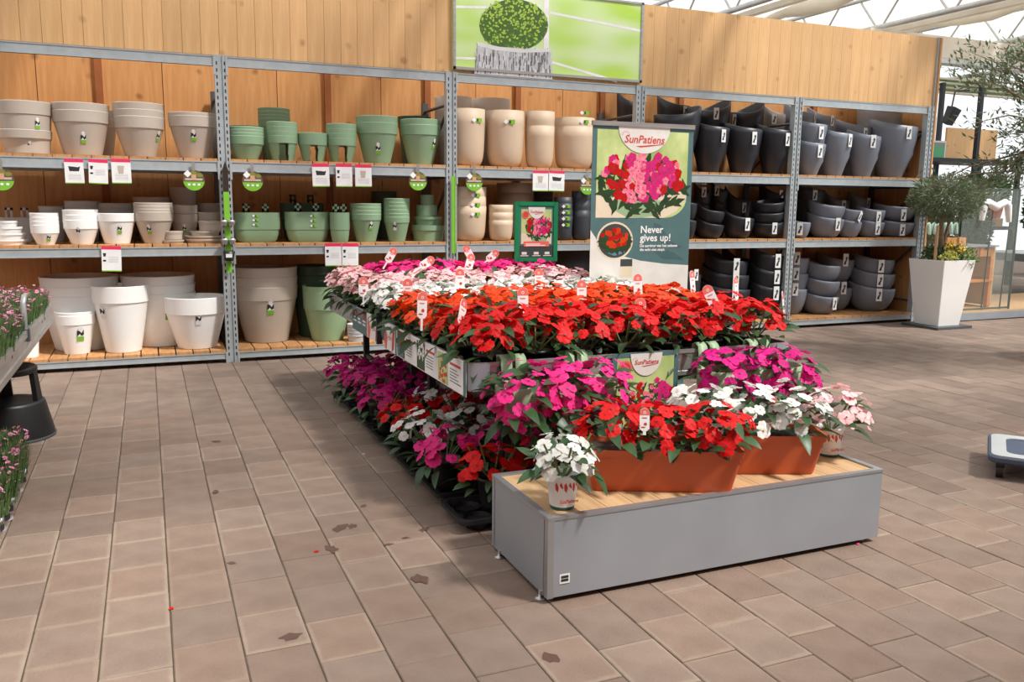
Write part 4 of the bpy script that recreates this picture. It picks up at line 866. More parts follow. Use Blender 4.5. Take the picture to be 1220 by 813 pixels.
banner()

def poster(root, w, h, y, framed, seed):
    b = MB(); b.quad(-w / 2, 0, w / 2, h, y, 0); e = .07 * w; zb = h * (.30 if framed else .03)
    b.quad(-w / 2 + e, zb, w / 2 - e, h - .05 * h, y - .0006, 3); b.quad(-w / 2 + e, zb, w / 2 - e, zb + .2 * h, y - .001, 11)
    b.poly([(-.1 * w, zb + .02 * h), (.26 * w, zb + .02 * h), (.33 * w, zb + .16 * h), (-.18 * w, zb + .16 * h)], y - .0014, 8)
    bouquet(b, .07 * w if framed else .1 * w, zb + (.34 if framed else .42) * h, .76 * w, (.46 if framed else .6) * h, seed, y - .002, 100)
    b.disc(0, h - .01 * h, .24 * w, .30 * w, y - .004, 1, 18, PI, 2 * PI); b.disc(-.31 * w, h - .15 * h, .1 * w, None, y - .004, 9, 16); b.disc(-.31 * w, h - .15 * h, .075 * w, None, y - .0044, 2, 16)
    if framed:
        b.quad(-w / 2, 0, w / 2, zb - .03 * h, y - .0008, 12); b.quad(-.36 * w, zb - .05 * h, .36 * w, zb + .05 * h, y - .004, 9)
        b.quad(-.3 * w, zb - .01 * h, .1 * w, zb + .005 * h, y - .0045, 13); b.quad(-.3 * w, zb - .035 * h, .26 * w, zb - .02 * h, y - .0045, 13)
        for k, x in enumerate((-.34, .0, .31)): b.quad((x - .07) * w, .1 * h, (x + .07) * w, .15 * h, y - .002, 1); b.quad((x - .11) * w, .07 * h, (x + .12) * w, .085 * h, y - .002, 1)
    obj('printed_picture', b, SIGNM, root)
    logo(root, 0, h - .12 * h, .085 * w, y - .005)
p0, p1, p2 = onY(617, 243, 6.2), onY(661, 243, 6.2), onY(613, 310, 6.2)
w, h = float(p1[0] - p0[0]), float(p0[2] - p2[2])
r = thing('framed_sign', 'small green framed flower sign on a post above the tables', 'sign', (float(p0[0] + p1[0]) / 2, 6.2, float(p2[2])), -.05)
b = MB(); e = .035
for a in ((-w / 2 - e * .5, -.012, -e * .5), ): pass
b.box((-w / 2 - e * .6, -.012, -e * .4), (-w / 2 + e * .4, .012, h + e * .5)); b.box((w / 2 - e * .4, -.012, -e * .4), (w / 2 + e * .6, .012, h + e * .5)); b.box((-w / 2, -.012, h - e * .4), (w / 2, .012, h + e * .5)); b.box((-w / 2, -.012, -e * .4), (w / 2, .012, e * .5)); obj('frame', b, M_frameG, r)
b = MB(); b.box((-w / 2, -.004, 0), (w / 2, .006, h)); obj('backing', b, M_frameG, r)
b = MB(); b.box((-.02, -.008, TB + .013 - float(p2[2])), (.02, .008, 0)); obj('post', b, M_frameG, r)
poster(r, w - .02, h - .02, -.0055, True, 12)
p0, p1 = onY(729, 424, 3.345), onY(811, 419, 3.345); w = float(p1[0] - p0[0]) * .96
r = thing('paper_sign', 'teal edged paper sign between the two hanging boxes', 'sign', (float(p0[0] + p1[0]) / 2, 3.352, .705 - w * 1.3), .0)
b = MB(); b.box((-w / 2, -.001, 0), (w / 2, .001, w * 1.3)); obj('sheet', b, M_teal, r); poster(r, w, w * 1.3, -.0018, False, 13)

# promotional strips along the tray side
def strip(y0, y1, label, parts):
    r = thing('promotional_strip', label, 'banner', (TX0 - .009, y1, .548), -PI / 2); L = y1 - y0
    b = MB(); b.box((0, -.0012, 0), (L, .0012, .155)); obj('sheet', b, M_paper, r); c = MB(); rr = random.Random(int(y0 * 10))
    for kind, u0, u1 in parts:
        a, e = u0 * L, u1 * L; c = MB()
        if kind == 'teal':
            c.quad(a, 0, e, .155, -.0016, 0)
            for k in range(3):
                x = a + (e - a) * (.08 + .32 * k); q = (e - a) * .24
                for j in range(4): c.quad(x, .125 - j * .022, x + q * rr.uniform(.6, 1), .137 - j * .022, -.002, 2 if j < 2 else 13)
        elif kind == 'edge': c.quad(a, 0, e, .155, -.0016, 0)
        elif kind == 'logo':
            c.poly([(a + (e - a) * .02, 0), (a + (e - a) * .2, 0), (a + (e - a) * .3, .06), (a + (e - a) * .15, .12), (a, .1)], -.0016, 9); obj('print_section', c, SIGNM, r); c = MB(); c.poly([(e - (e - a) * .3, .0), (e - .02, .02), (e, .12), (e - (e - a) * .15, .14), (e - (e - a) * .25, .07)], -.0016, 2)
            logo(r, (a + e) / 2, .07, (e - a) * .10, -.0025)
        else:
            m = dict(red=5, white=13, bed=2)[kind]; c.quad(a, .004, a + (e - a) * .42, .145, -.0016, 4 if kind != 'bed' else 3)
            for k in range(26): c.disc(a + (e - a) * rr.uniform(.05, .38), rr.uniform(.05 if kind != 'bed' else .01, .14), .011, None, -.002 - k * 1e-5, m, 6)
            if kind == 'red': c.quad(a + .02, .01, a + (e - a) * .36, .06, -.0024, 14)
            c.quad(a + (e - a) * .5, .11, a + (e - a) * .92, .122, -.002, 2)
            for j in range(5): c.quad(a + (e - a) * .5, .09 - j * .014, a + (e - a) * rr.uniform(.75, .95), .094 - j * .014, -.002, 12)
        obj('print_section', c, SIGNM, r)
strip(3.40, 4.78, 'white photo strip along the red side of the tray', [('logo', .0, .16), ('edge', .165, .19), ('red', .2, .45), ('white', .47, .70), ('bed', .72, .97), ('edge', .975, 1)])
strip(4.92, 5.62, 'dark teal strip along the pink side of the tray', [('teal', 0, .58), ('logo', .6, 1)])
b = MB(); b.box((-.02, -.012, .56), (.012, .012, .745)); o = obj('joint_post', b, M_blkmetal, None, (TX0 - .02, 4.85, 0)); tag(o, 'dark metal post at the joint of the two tables', 'post')

# big poster above the rack
r = thing('wall_poster', 'framed wall poster of a clipped shrub in a woven basket', 'poster', (0, 0, 0)); PY = 7.632
xa, xb, za, zb = 2.64, 4.625, 2.585, 3.345
b = MB(); b.box((xa, PY, za), (xb, PY + .025, zb)); obj('panel', b, mat('print_meadow', srgb(178, 216, 84), .6, c2=srgb(232, 240, 222), scale=1.6, stretch=(.8, 1, 2.2), detail=1), r)
b = MB(); b.box((xa, PY - .01, za), (xa + .025, PY, zb)); b.box((xb - .025, PY - .01, za), (xb, PY, zb)); b.box((xa, PY - .01, za), (xb, PY, za + .025)); b.box((xa, PY - .01, zb - .02), (xb, PY, zb)); obj('frame', b, M_alu, r)
def pq(px, py): p = onY(px, py, PY); return (float(p[0]), float(p[2]))
for A, Bq, t in (((541, 8), (582, 9), 3), ((655, 15), (764, 37), 3), ((541, 69), (567, 70), 3), ((657, 74), (735, 97), 3)):
    b = MB(); b.poly([pq(A[0], A[1] - t / 2), pq(A[0], A[1] + t / 2), pq(Bq[0], Bq[1] + t / 2), pq(Bq[0], Bq[1] - t / 2)], PY - .001, 0); obj('print_bar', b, M_paper, r)
b = MB(); b.poly([pq(648, -4), pq(648, 60), pq(654, 60), pq(654, -4)], PY - .001, 0); obj('print_bar', b, M_paper, r)
b = MB(); rr = random.Random(6)
b.poly([pq(612 + 41 * math.cos(t), 30 + 31 * math.sin(t)) for t in [2 * PI * k / 24 for k in range(24)]], PY - .0015, 0)
for i in range(420):
    a, q = rr.uniform(0, 2 * PI), math.sqrt(rr.random()); x, y = 611 + 41 * q * math.cos(a), 29 + 31 * q * math.sin(a)
    if y > 60: continue
    t = rr.uniform(0, 3); s = rr.uniform(1.2, 2.6); lit = rr.random() < .85 - (y - 20) / 70
    b.poly([pq(x + s * math.cos(t), y + s * math.sin(t)), pq(x + .6 * s * math.cos(t + 1.57), y + .6 * s * math.sin(t + 1.57)), pq(x - s * math.cos(t), y - s * math.sin(t)), pq(x - .6 * s * math.cos(t + 1.57), y - .6 * s * math.sin(t + 1.57))], PY - .002 - i * 3e-6, 1 if lit else 2)
obj('print_shrub', b, [mat('print_shrub_dark', srgb(70, 104, 38), .7), mat('print_shrub_lit', srgb(172, 204, 76), .7), mat('print_shrub_mid', srgb(92, 134, 40), .7)], r)
b = MB(); b.poly([pq(569, 54), pq(565, 88), pq(658, 95), pq(657, 60)], PY - .004, 0)
for i in range(170):
    x = rr.uniform(566, 656); y = rr.uniform(57, 84); s = rr.uniform(.5, 1.3); h_ = rr.uniform(5, 13); y1 = min(y + h_, 87 + (x - 565) * .07)
    b.poly([pq(x, y), pq(x, y1), pq(x + s, y1), pq(x + s, y)], PY - .0045 - i * 3e-6, rr.choice((1, 1, 2, 3)))
b.poly([pq(568, 50), pq(569, 55), pq(590, 60), pq(620, 63), pq(657, 62), pq(655, 58), pq(625, 59), pq(595, 56)], PY - .0052, 2)
obj('print_basket', b, [mat('print_reed', srgb(206, 206, 208), .7, c2=srgb(180, 180, 184), scale=30), mat('print_reed_dark', srgb(96, 98, 104), .7), mat('print_reed_light', srgb(226, 226, 226), .7), mat('print_reed_mid', srgb(160, 162, 168), .7)], r)

# price cards and round hang signs on the beams
def card(x0, y0, x1, y1, lab, kind):
    a = onY(x0, y0, 7.617); c = onY(x1, y1, 7.617); w, h = float(c[0] - a[0]), float(a[2] - c[2])
    r = thing('price_card', lab, 'price card', (float(a[0]), 7.617, float(c[2])), 0); r.rotation_euler = (.0, random.Random(x0).uniform(-.03, .04), 0)
    b = MB(); b.box((0, -.001, 0), (w, .001, h)); b.quad(0, h * .86, w, h, -.0015, 1); b.quad(0, 0, w, h * .04, -.0015, 2)
    if kind == 'p': b.poly([(w * .25, h * .5), (w * .75, h * .5), (w * .82, h * .7), (w * .7, h * .66), (w * .5, h * .68), (w * .2, h * .7)], -.0016, 3)
    elif kind == 'v': b.poly([(w * .35, h * .4), (w * .6, h * .4), (w * .66, h * .72), (w * .3, h * .72)], -.0016, 4)
    else: b.poly([(w * .1, h * .58), (w * .2, h * .58), (w * .24, h * .72), (w * .07, h * .72)], -.0016, 3); b.disc(w * .15, h * .42, w * .09, h * .04, -.0016, 3, 8)
    for k in range(5): b.quad(w * (.35 if kind == 's' else .18), h * (.36 - .05 * k) + (.2 * h if kind == 's' else 0), w * .85, h * (.368 - .05 * k) + (.2 * h if kind == 's' else 0), -.0016, 5)
    obj('card', b, [M_paper, M_pinkink, M_lime, M_ink, M_taupe, M_inkG], r)
for x0, y0, x1, y1, lb, kd in [(76, 189, 101, 219, 'price card with a dark planter picture below the taupe pots', 'p'), (104, 189, 129, 219, 'price card listing pots and saucers below the taupe pots', 's'), (132, 189, 157, 219, 'price card with a pale trough picture below taupe pots', 'v'), (119.5, 293, 145, 323, 'lone price card under the single white pot', 's'),
        (372, 195, 393, 223, 'price card with planter picture below the railing pots', 'p'), (400, 195, 420, 223, 'price card listing pots and saucers below the railing pots', 's'), (423, 196, 443, 223, 'price card with trough picture below the big sage pot', 'v'), (387, 290, 407, 317, 'price card beside its twin below the sage planters', 's'), (407, 290, 427, 317, 'price card half behind the pink flowers', 's'),
        (635, 203, 653, 228, 'price card with a tall beige pot picture', 'v'), (654, 203, 672, 228, 'price card with two small pot pictures', 'p')]: card(x0, y0, x1, y1, lb, kd)
for px, py, lb in [(2, 214, 'round hang sign under the taupe pots by the bench'), (231, 215, 'round hang sign next to the first post, white bay'), (301, 216, 'round hang sign just past the first post, sage bay'), (498, 216, 'round hang sign next to the second post, sage bay'), (565, 217, 'round hang sign just past the second post, beige bay'), (700, 222, 'round hang sign beside the banner')]:
    p = onY(px, py, 7.61); r = thing('hang_sign', lb, 'hang sign', tuple(float(v) for v in p)); R = .085
    b = MB(); b.loft([[(R * math.cos(t), yy, R * math.sin(t)) for t in [2 * PI * k / 24 for k in range(24)]] for yy in (.001, -.001)], True, True, 0, False)
    b.disc(0, 0, R * .97, None, -.0016, 1, 14, PI * 1.04, PI * 1.96); b.quad(-R * .8, 0, R * .8, R * .2, -.0018, 2); b.quad(-R * .22, 0, R * .22, R * .55, -.0022, 3); b.disc(0, R * .65, R * .35, R * .25, -.002, 4, 10); b.disc(-R * .55, R * .5, R * .3, R * .2, -.002, 4, 10); b.disc(R * .55, R * .5, R * .3, R * .2, -.002, 4, 10)
    for k in (-.45, 0, .45): b.quad(R * (k - .12), -R * .5, R * (k + .12), -R * .3, -.002, 5)
    obj('disc', b, [mat('sign_brown', srgb(96, 78, 62), .6), M_lime, M_taupe, mat('sign_clay', srgb(206, 160, 130), .6), mat('sign_leafgreen', srgb(130, 130, 52), .6), M_paper], r)
    b = MB(); b.box((-.012, -.002, R * .9), (.012, .002, R + .07)); obj('strap', b, M_alu, r)
    b = MB(); b.poly([(-R * .9, R * .62), (-R * .55, R * .97), (-R * .2, R * .62), (-R * .55, R * .27)], -.004, 0); obj('diamond', b, M_paper, r)
# clip strip on the first post, green edging on the second
a = onY(268, 196, 7.6); c = onY(270, 325, 7.6); r = thing('clip_strip', 'green clip strip with small silver cups hanging on the first post', 'display strip', (float(a[0]), 7.6, float(c[2]))); h = float(a[2] - c[2])
b = MB(); b.box((-.022, -.002, 0), (.022, .002, h * .75)); obj('strip', b, M_lime, r); b = MB(); b.box((-.022, -.002, h * .75), (.022, .002, h * .93)); b.poly([(-.03, h * .93), (.03, h * .93), (0, h * 1.03)], -.001); obj('header', b, M_soil, r)
for z in (.47, .3):
    for sx in (-.03, .03): b = MB(); b.lathe([(.018, -.03), (.03, .0), (.03, .012), (.02, .02)], 14, sx, -.03); obj('cup', b, M_alu, r, (0, 0, h * z))
b = MB(); b.lathe([(.035, -.06), (.05, .02), (.046, .02)], 14); o = obj('pocket', b, M_blk, r, (0, -.03, h * .18)); b = MB(); b.quad(-.03, -.03, .02, .0, -.05); obj('price_tab', b, M_paper, o)
a = onY(541, 210, 7.6); c = onY(541, 302, 7.6); b = MB(); b.box((-.022, -.004, 0), (.006, .004, float(a[2] - c[2]))); b.box((.006, -.006, 0), (.014, .002, float(a[2] - c[2])))
tag(obj('edge_strip', b, [M_lime], None, (float(a[0]), 7.605, float(c[2]))), 'lime green edging strip on the second post', 'display strip')

# ------------------------------------------------------------------ dianthus bench, floor dianthus, kick stool
def bench():
    t = thing('plant_bench', 'aluminium rimmed plant bench full of pink dianthus', 'table', (0, 0, 0)); x0, x1, y0, y1 = -2.0, -.605, 2.9, 6.33; w, d, cx, cy = x1 - x0, y1 - y0, (x0 + x1) / 2, (y0 + y1) / 2
    q = lambda e, z: rrect(w + e, d + e, .012, z, 3, cx, cy)
    b = MB(); b.loft([q(-.03, TB), q(0, TB), q(0, TB + .03), q(-.014, TB + .036), q(-.014, TZ - .04), q(.002, TZ - .034), q(.002, TZ), q(-.025, TZ), q(-.025, TB)], False, False, 0, False); obj('tray_rim', b, M_alu, t)
    b = MB(); b.box((x0 + .01, y0 + .01, TB), (x1 - .012, y1 - .012, TB + .02)); obj('tray_bed', b, M_blk, t)
    for x in (x0 + .2, x1 - .45):
        for y in (y0 + .2, y1 - .25): b = MB(); b.box((x - .02, y - .02, 0), (x + .02, y + .02, TB)); obj('leg', b, M_blkmetal, t)
    p = onX(33, 392, x1); b = MB(); b.tube([(x1 - .012, p[1], TZ - .06), (x1 - .012, p[1], TZ + .14), (x1 - .006, p[1] + .03, TZ + .175), (x1 + .0, p[1] + .09, TZ + .18)], .014, 10); h = obj('label_tube', b, M_alu, t)
    b = MB(); b.box((x1 - .03, p[1] - .025, TZ - .06), (x1 + .008, p[1] + .025, TZ + .005)); obj('clamp', b, M_steelD, t)
    b = MB(); b.box((x1 - .006, p[1] + .06, TZ + .168), (x1 + .006, p[1] + .1, TZ + .196)); obj('red_cap', b, M_redink, t)
bench()
M_dpot = mat('dianthus_pot', srgb(222, 224, 226), .4, c2=srgb(206, 208, 212), scale=14)
def dianthus_meshes(seed):
    r = random.Random(seed); a = MB(); f = MB()
    for i in range(260):
        ph = r.uniform(0, 2 * PI); rr = .062 * math.sqrt(r.random()); L = r.uniform(.08, .16); out = r.uniform(.0, .045); w = .0035
        x, y = rr * math.cos(ph), rr * math.sin(ph); dx, dy = math.cos(ph), math.sin(ph); tx, ty = -dy * w, dx * w
        p = [(x, y, .07), (x + dx * out * .4, y + dy * out * .4, .07 + L * .6), (x + dx * out, y + dy * out, .07 + L)]
        a.add([(p[0][0] - tx, p[0][1] - ty, p[0][2]), (p[0][0] + tx, p[0][1] + ty, p[0][2]), (p[1][0] + tx, p[1][1] + ty, p[1][2]), (p[1][0] - tx, p[1][1] - ty, p[1][2]), p[2]], [(0, 1, 2, 3), (3, 2, 4)])
    for i in range(17):
        ph = r.uniform(0, 2 * PI); rr = .085 * math.sqrt(r.random()); x, y, z = rr * math.cos(ph), rr * math.sin(ph), r.uniform(.16, .235); R = r.uniform(.008, .0125)
        a.tube([(x * .6, y * .6, .1), (x, y, z)], .0016, 4, 0, False)
        tl = (r.uniform(-.6, .6), r.uniform(-.6, .6))
        f.add([(x + R * (1 if k % 2 else .72) * math.cos(PI * k / 7), y + R * (1 if k % 2 else .72) * math.sin(PI * k / 7), z + R * (tl[0] * math.cos(PI * k / 7) + tl[1] * math.sin(PI * k / 7))) for k in range(14)] + [(x, y, z - .006)], [(14, k, (k + 1) % 14) for k in range(14)])
    return a.mesh('foliage', M_diag), f.mesh('blossoms', M_diaf)
DM = [dianthus_meshes(s) for s in range(4)]
pb = MB(); pb.loft([circ(.042, 0, 20), circ(.043, .03, 20), circ(.052, .032, 20), circ(.056, .085, 20), circ(.06, .086, 20), circ(.06, .1, 20), circ(.054, .1, 20), circ(.05, .08, 20)], True, True, 0); DP = pb.mesh('pot', M_dpot)
pl_ = MB(); pl_.quad(-.018, .045, .018, .07, -.0565, 0); DL = pl_.mesh('pot_print', M_ink)
rd = random.Random(12); LABD = {}
def dianthus(x, y, z, label, grp, k):
    r = thing('potted_dianthus', label, 'potted plant', (x, y, z), 0, grp); rz = rd.uniform(0, 6.3)
    p = link('pot', DP, r); link('pot_print', DL, p, (0, 0, 0), (0, 0, rd.uniform(.2, 1.6))); f, b = DM[k % 4]; s = rd.uniform(.9, 1.12); stuff(link('foliage', f, r, (0, 0, 0), (0, 0, rz), s)); stuff(link('blossoms', b, r, (0, 0, 0), (0, 0, rz), s))
k = 0
for j in range(26):
    y = 3.0 + .128 * j
    for i in range(9):
        x = -.675 - .128 * i; pr = RM.T @ (np.array([x, y, .85]) - CP); px = CX + FPX * pr[0] / -pr[2]
        if px < -45 or y < 3.6: continue
        k += 1; dianthus(x + rd.uniform(-.008, .008), y + rd.uniform(-.008, .008), TB + .021, 'pink dianthus standing in the aluminium bench', 'dianthus on the bench', k)
for j in range(9):
    y = 3.86 + .132 * j
    for i in range(5):
        x = -.655 - .13 * i - (.0 if j < 7 else .05); pr = RM.T @ (np.array([x, y, .2]) - CP); px = CX + FPX * pr[0] / -pr[2]
        if px < -45: continue
        k += 1; dianthus(x + rd.uniform(-.01, .01), y + rd.uniform(-.01, .01), .001, 'pink dianthus in a white pot on the pavers', 'dianthus on the floor', k)
st = thing('kick_stool', 'round black two-step kick stool beside the bench', 'stool', (-.79, 5.62, 0), .5)
b = MB(); b.loft([circ(.225, .005, 36), circ(.222, .03, 36), circ(.185, .20, 36), circ(.18, .215, 36), circ(.165, .22, 36), circ(.12, .215, 36)], True, True); obj('base_step', b, M_blk, st)
b = MB(); b.lathe([(.228, 0), (.23, .012), (.222, .016)], 36); obj('rubber_rim', b, mat('stool_rubber', srgb(70, 72, 76), .6), st)
b = MB(); b.loft([circ(.14, .375, 36), circ(.155, .385, 36), circ(.155, .41, 36), circ(.145, .42, 36), circ(.13, .418, 36)], True, True); obj('top_step', b, M_blk, st)
for a in (-.55, 1.5, 3.6):
    ring = lambda rr, z, hw: [(rr * math.cos(a + d), rr * math.sin(a + d), z) for d in (-hw, 0, hw)] + [((rr - .03) * math.cos(a + d), (rr - .03) * math.sin(a + d), z) for d in (hw, 0, -hw)]
    b = MB(); b.loft([ring(.172, .21, .42), ring(.152, .39, .36)], True, True, 0, False); obj('leg', b, M_blk, st)

# ------------------------------------------------------------------ plant dolly at the aisle side
c = onZ(1188, 548, .12); dl = thing('plant_dolly', 'blue grey plastic plant dolly on black castors', 'dolly', (float(c[0]) + .38, float(c[1]) + .02, 0), math.radians(45) - .12)
b = MB(); q = lambda e, z, r=.05: rrect(.52 + e, .52 + e, r, z, 4)
b.loft([q(-.02, .085), q(0, .095), q(0, .115), q(-.01, .12)], True, True, 0, False); obj('deck', b, M_blueg, dl)
b = MB(); b.loft([q(-.03, .118), q(-.03, .126), q(-.17, .126), q(-.17, .118)], False, False, 0, False); obj('top_frame', b, M_whiteG, dl)
for sx in (-1, 1):
    for sy in (-1, 1):
        b = MB(); b.box((-.02, -.02, .055), (.02, .02, .088)); b.loft([[(.035 * math.cos(t), yy, .036 + .035 * math.sin(t)) for t in [2 * PI * k / 16 for k in range(16)]] for yy in (-.016, .016)], True, True, 0, False); obj('castor', b, M_blk, dl, (sx * .2, sy * .2, 0))

# ------------------------------------------------------------------ olive tree in a white planter
ol = thing('olive_planter', 'tapered white planter with a small olive tree', 'potted plant', (8.5, 7.22, 0), .0)
b = MB(); b.loft([rrect(.56, .52, .01, 0, 2), rrect(.56, .52, .01, .028, 2)], True, True, 0, False); obj('base_plate', b, M_steelD, ol)
b = MB(); b.loft([rrect(.34, .34, .008, .03, 2), rrect(.5, .5, .008, .79, 2), rrect(.47, .47, .008, .79, 2), rrect(.44, .44, .008, .74, 2)], True, True, 0, False); obj('planter', b, M_white, ol)
b = MB(); b.box((-.21, -.21, .73), (.21, .21, .755)); obj('soil', b, M_soil, ol)
b = MB(); b.tube([(-.02, 0, .74), (-.03, .0, .95), (-.06, 0, 1.12), (-.05, 0, 1.3)], [.036, .032, .03, .02], 8); b.tube([(.03, 0, .74), (.03, .02, 1.0), (.08, .0, 1.3)], [.022, .02, .012], 8); obj('trunk', b, M_bark, ol)
for x, y, z1 in ((-.17, -.05, 1.18), (.10, -.12, 1.05)): b = MB(); b.tube([(x, y, .74), (x, y, z1)], .018, 8); obj('stake', b, mat('stake_wood', srgb(206, 170, 128), .7), ol)
def leafcloud(n, fn, L, Wd, seed, droop=.2):
    r = random.Random(seed); b = MB()
    for i in range(n):
        p, d = fn(r); d = (Vector(d) + Vector((r.uniform(-.9, .9), r.uniform(-.9, .9), r.uniform(-.9, .9)))).normalized(); s = d.cross(Vector((r.uniform(-1, 1), r.uniform(-1, 1), r.uniform(-1, 1)))).normalized(); l, w = L * r.uniform(.7, 1.3), Wd * r.uniform(.7, 1.3); p = Vector(p)
        b.add([p, p + d * l * .4 + s * w, p + d * l, p + d * l * .4 - s * w], [(0, 1, 2, 3)])
    return b
def ball(rx, ry, rz, cx=0, cy=0, cz=0, inner=.45):
    def fn(r):
        d = Vector((r.gauss(0, 1), r.gauss(0, 1), r.gauss(0, 1))).normalized(); q = inner + (1 - inner) * r.random() ** .6; q *= 1 + .12 * math.sin(7 * d.x + 3) * math.sin(6 * d.z)
        return (cx + d.x * rx * q, cy + d.y * ry * q, cz + d.z * rz * q), d
    return fn
stuff(obj('crown', leafcloud(7000, ball(.41, .39, .26, 0, 0, 1.49, .25), .058, .0055, 1), M_olive, ol))
stuff(obj('underplanting', leafcloud(900, ball(.24, .22, .13, 0, 0, .82, .2), .05, .010, 2), M_leaf, ol))
stuff(obj('trailing_green', leafcloud(500, ball(.14, .12, .13, .2, -.14, .79, .2), .05, .007, 3), M_leafL, ol))
stuff(obj('yellow_flowers', leafcloud(160, ball(.13, .1, .08, .06, -.12, .93, .2), .025, .011, 4), mat('yellow_petal', srgb(232, 196, 44), .6), ol))
stuff(obj('pale_flowers', leafcloud(220, ball(.13, .08, .06, -.1, -.18, .83, .2), .022, .011, 5), mat('lime_petal', srgb(206, 206, 110), .6), ol))

# ------------------------------------------------------------------ larger olive tree reaching in beside the aisle
tr = thing('olive_tree', 'tall olive tree whose grey-green branches hang over the aisle', 'tree', (7.8, 5.1, 0))
b = MB(); b.loft([circ(.24, 0, 24), circ(.32, .5, 24), circ(.30, .5, 24), circ(.28, .45, 24)], True, True); obj('pot', b, M_terra, tr)
b = MB(); b.tube([(0, 0, .44), (.03, 0, 1.0), (-.02, .02, 1.6), (0, 0, 2.2)], [.075, .06, .055, .04], 10); obj('trunk', b, M_bark, tr)
rb = random.Random(31); lv = MB(); br = MB()
tips = []
for k in range(60):
    a = rb.uniform(0, 2 * PI) if k < 18 else rb.uniform(PI * .72, PI * 1.3); L = rb.uniform(.5, .8) if k < 18 else rb.uniform(.6, 1.45); z1 = rb.uniform(1.7, 3.05)
    p0 = Vector((0, 0, rb.uniform(1.5, 2.2))); p3 = Vector((L * math.cos(a), L * math.sin(a) * .9, z1 - .2 * L)); p1 = p0.lerp(p3, .4) + Vector((0, 0, .18)); p2 = p0.lerp(p3, .75) + Vector((rb.uniform(-.08, .08), rb.uniform(-.08, .08), .14))
    br.tube([p0, p1, p2, p3], [.016, .011, .007, .002], 5)
    for i in range(170):
        t = rb.uniform(.25, 1.05); pt = p0.lerp(p1, t * 3) if t < .33 else p1.lerp(p2, (t - .33) * 3) if t < .66 else p2.lerp(p3, (t - .66) * 3)
        d = ((p3 - p0).normalized() + Vector((rb.uniform(-1, 1), rb.uniform(-1, 1), rb.uniform(-1, 1)))).normalized(); s = d.cross(Vector((rb.uniform(-1, 1), rb.uniform(-1, 1), 1))).normalized(); l = rb.uniform(.045, .085); pt = pt + Vector((rb.gauss(0, .055), rb.gauss(0, .055), rb.gauss(0, .055)))
        lv.add([pt, pt + d * l * .4 + s * l * .13, pt + d * l, pt + d * l * .4 - s * l * .13], [(0, 1, 2, 3)])
obj('branches', br, M_bark, tr); stuff(obj('leaves', lv, M_olive, tr))

# ------------------------------------------------------------------ foil greenhouse on a low platform, potting table inside
gp = thing('show_platform', 'low grey platform under the foil greenhouse', 'platform', (0, 0, 0))
b = MB(); b.box((8.98, 7.42, .012), (13.2, 8.9, .10)); obj('plinth', b, M_zinc, gp); b = MB(); b.box((9.0, 7.45, .10), (13.18, 8.88, .112)); obj('deck', b, M_deck, gp)
gh = thing('foil_greenhouse', 'small foil greenhouse with dark green tube frame', 'greenhouse', (0, 0, .113)); gx0, gx1, gy0, gy1, gz = 9.12, 10.1, 7.52, 8.5, 1.5
for x in (gx0, gx1):
    for y in (gy0, gy1): b = MB(); b.tube([(x, y, 0), (x, y, gz)], .014, 8); obj('post', b, M_gtube, gh)
    b = MB(); b.tube([(x, gy0, gz), (x, gy1, gz)], .012, 6); obj('rail', b, M_gtube, gh)
for y in (gy0, gy1):
    b = MB(); b.tube([(gx0, y, gz), (gx1, y, gz)], .012, 6); obj('rail', b, M_gtube, gh); b = MB(); b.tube([(gx0, y, .02), (gx1, y, .02)], .012, 6); obj('rail', b, M_gtube, gh)
for x in (9.62, 9.95): b = MB(); b.tube([(x, gy0 + .01, .0), (x + .05, gy0 + .01, gz)], .009, 6); obj('brace', b, M_gtube, gh)
for nm, vs in (('film_front', [(gx0, gy0 - .016, 0), (gx1, gy0 - .016, 0), (gx1, gy0 - .016, gz), (gx0, gy0 - .016, gz)]), ('film_side', [(gx0 - .016, gy0, 0), (gx0 - .016, gy1, 0), (gx0 - .016, gy1, gz), (gx0 - .016, gy0, gz)]), ('film_side', [(gx1 + .016, gy0, 0), (gx1 + .016, gy1, 0), (gx1 + .016, gy1, gz), (gx1 + .016, gy0, gz)]), ('film_roof', [(gx0, gy0, gz + .016), (gx1, gy0, gz + .016), (gx1, gy1, gz + .016), (gx0, gy1, gz + .016)])):
    b = MB(); b.add(vs, [(0, 1, 2, 3)]); obj(nm, b, M_film, gh)
b = MB(); b.tube([(9.42, gy0 - .04, 1.12), (9.44, gy0 - .04, 1.3), (9.5, gy0 - .04, 1.34), (9.65, gy0 - .04, 1.28), (9.8, gy0 - .04, 1.34), (9.86, gy0 - .04, 1.3), (9.9, gy0 - .04, 1.1)], [.03, .045, .045, .05, .045, .045, .03], 8); obj('rolled_door', b, M_paper, gh)
pt = thing('potting_table', 'pine potting table inside the foil greenhouse', 'table', (9.73, 7.95, .113)); w_ = .26
for sx in (-1, 1):
    for sy in (-1, 1): b = MB(); b.box((sx * w_ - .025, sy * .2 - .025, 0), (sx * w_ + .025, sy * .2 + .025, .78)); obj('leg', b, M_pine, pt)
b = MB(); b.box((-.32, -.26, .78), (.32, .26, .8)); obj('worktop', b, M_zincR, pt); b = MB(); b.box((-.3, -.24, .33), (.3, .24, .36)); obj('shelf', b, M_pine, pt)
for sx in (-1, 1): b = MB(); b.box((sx * .12 - .11, -.24, .66), (sx * .12 + .11, .2, .775)); d_ = obj('drawer', b, M_pine, pt); b = MB(); b.disc(sx * .12, .76, .04, .02, -.242, 0, 8); obj('finger_notch', b, M_blk, d_)
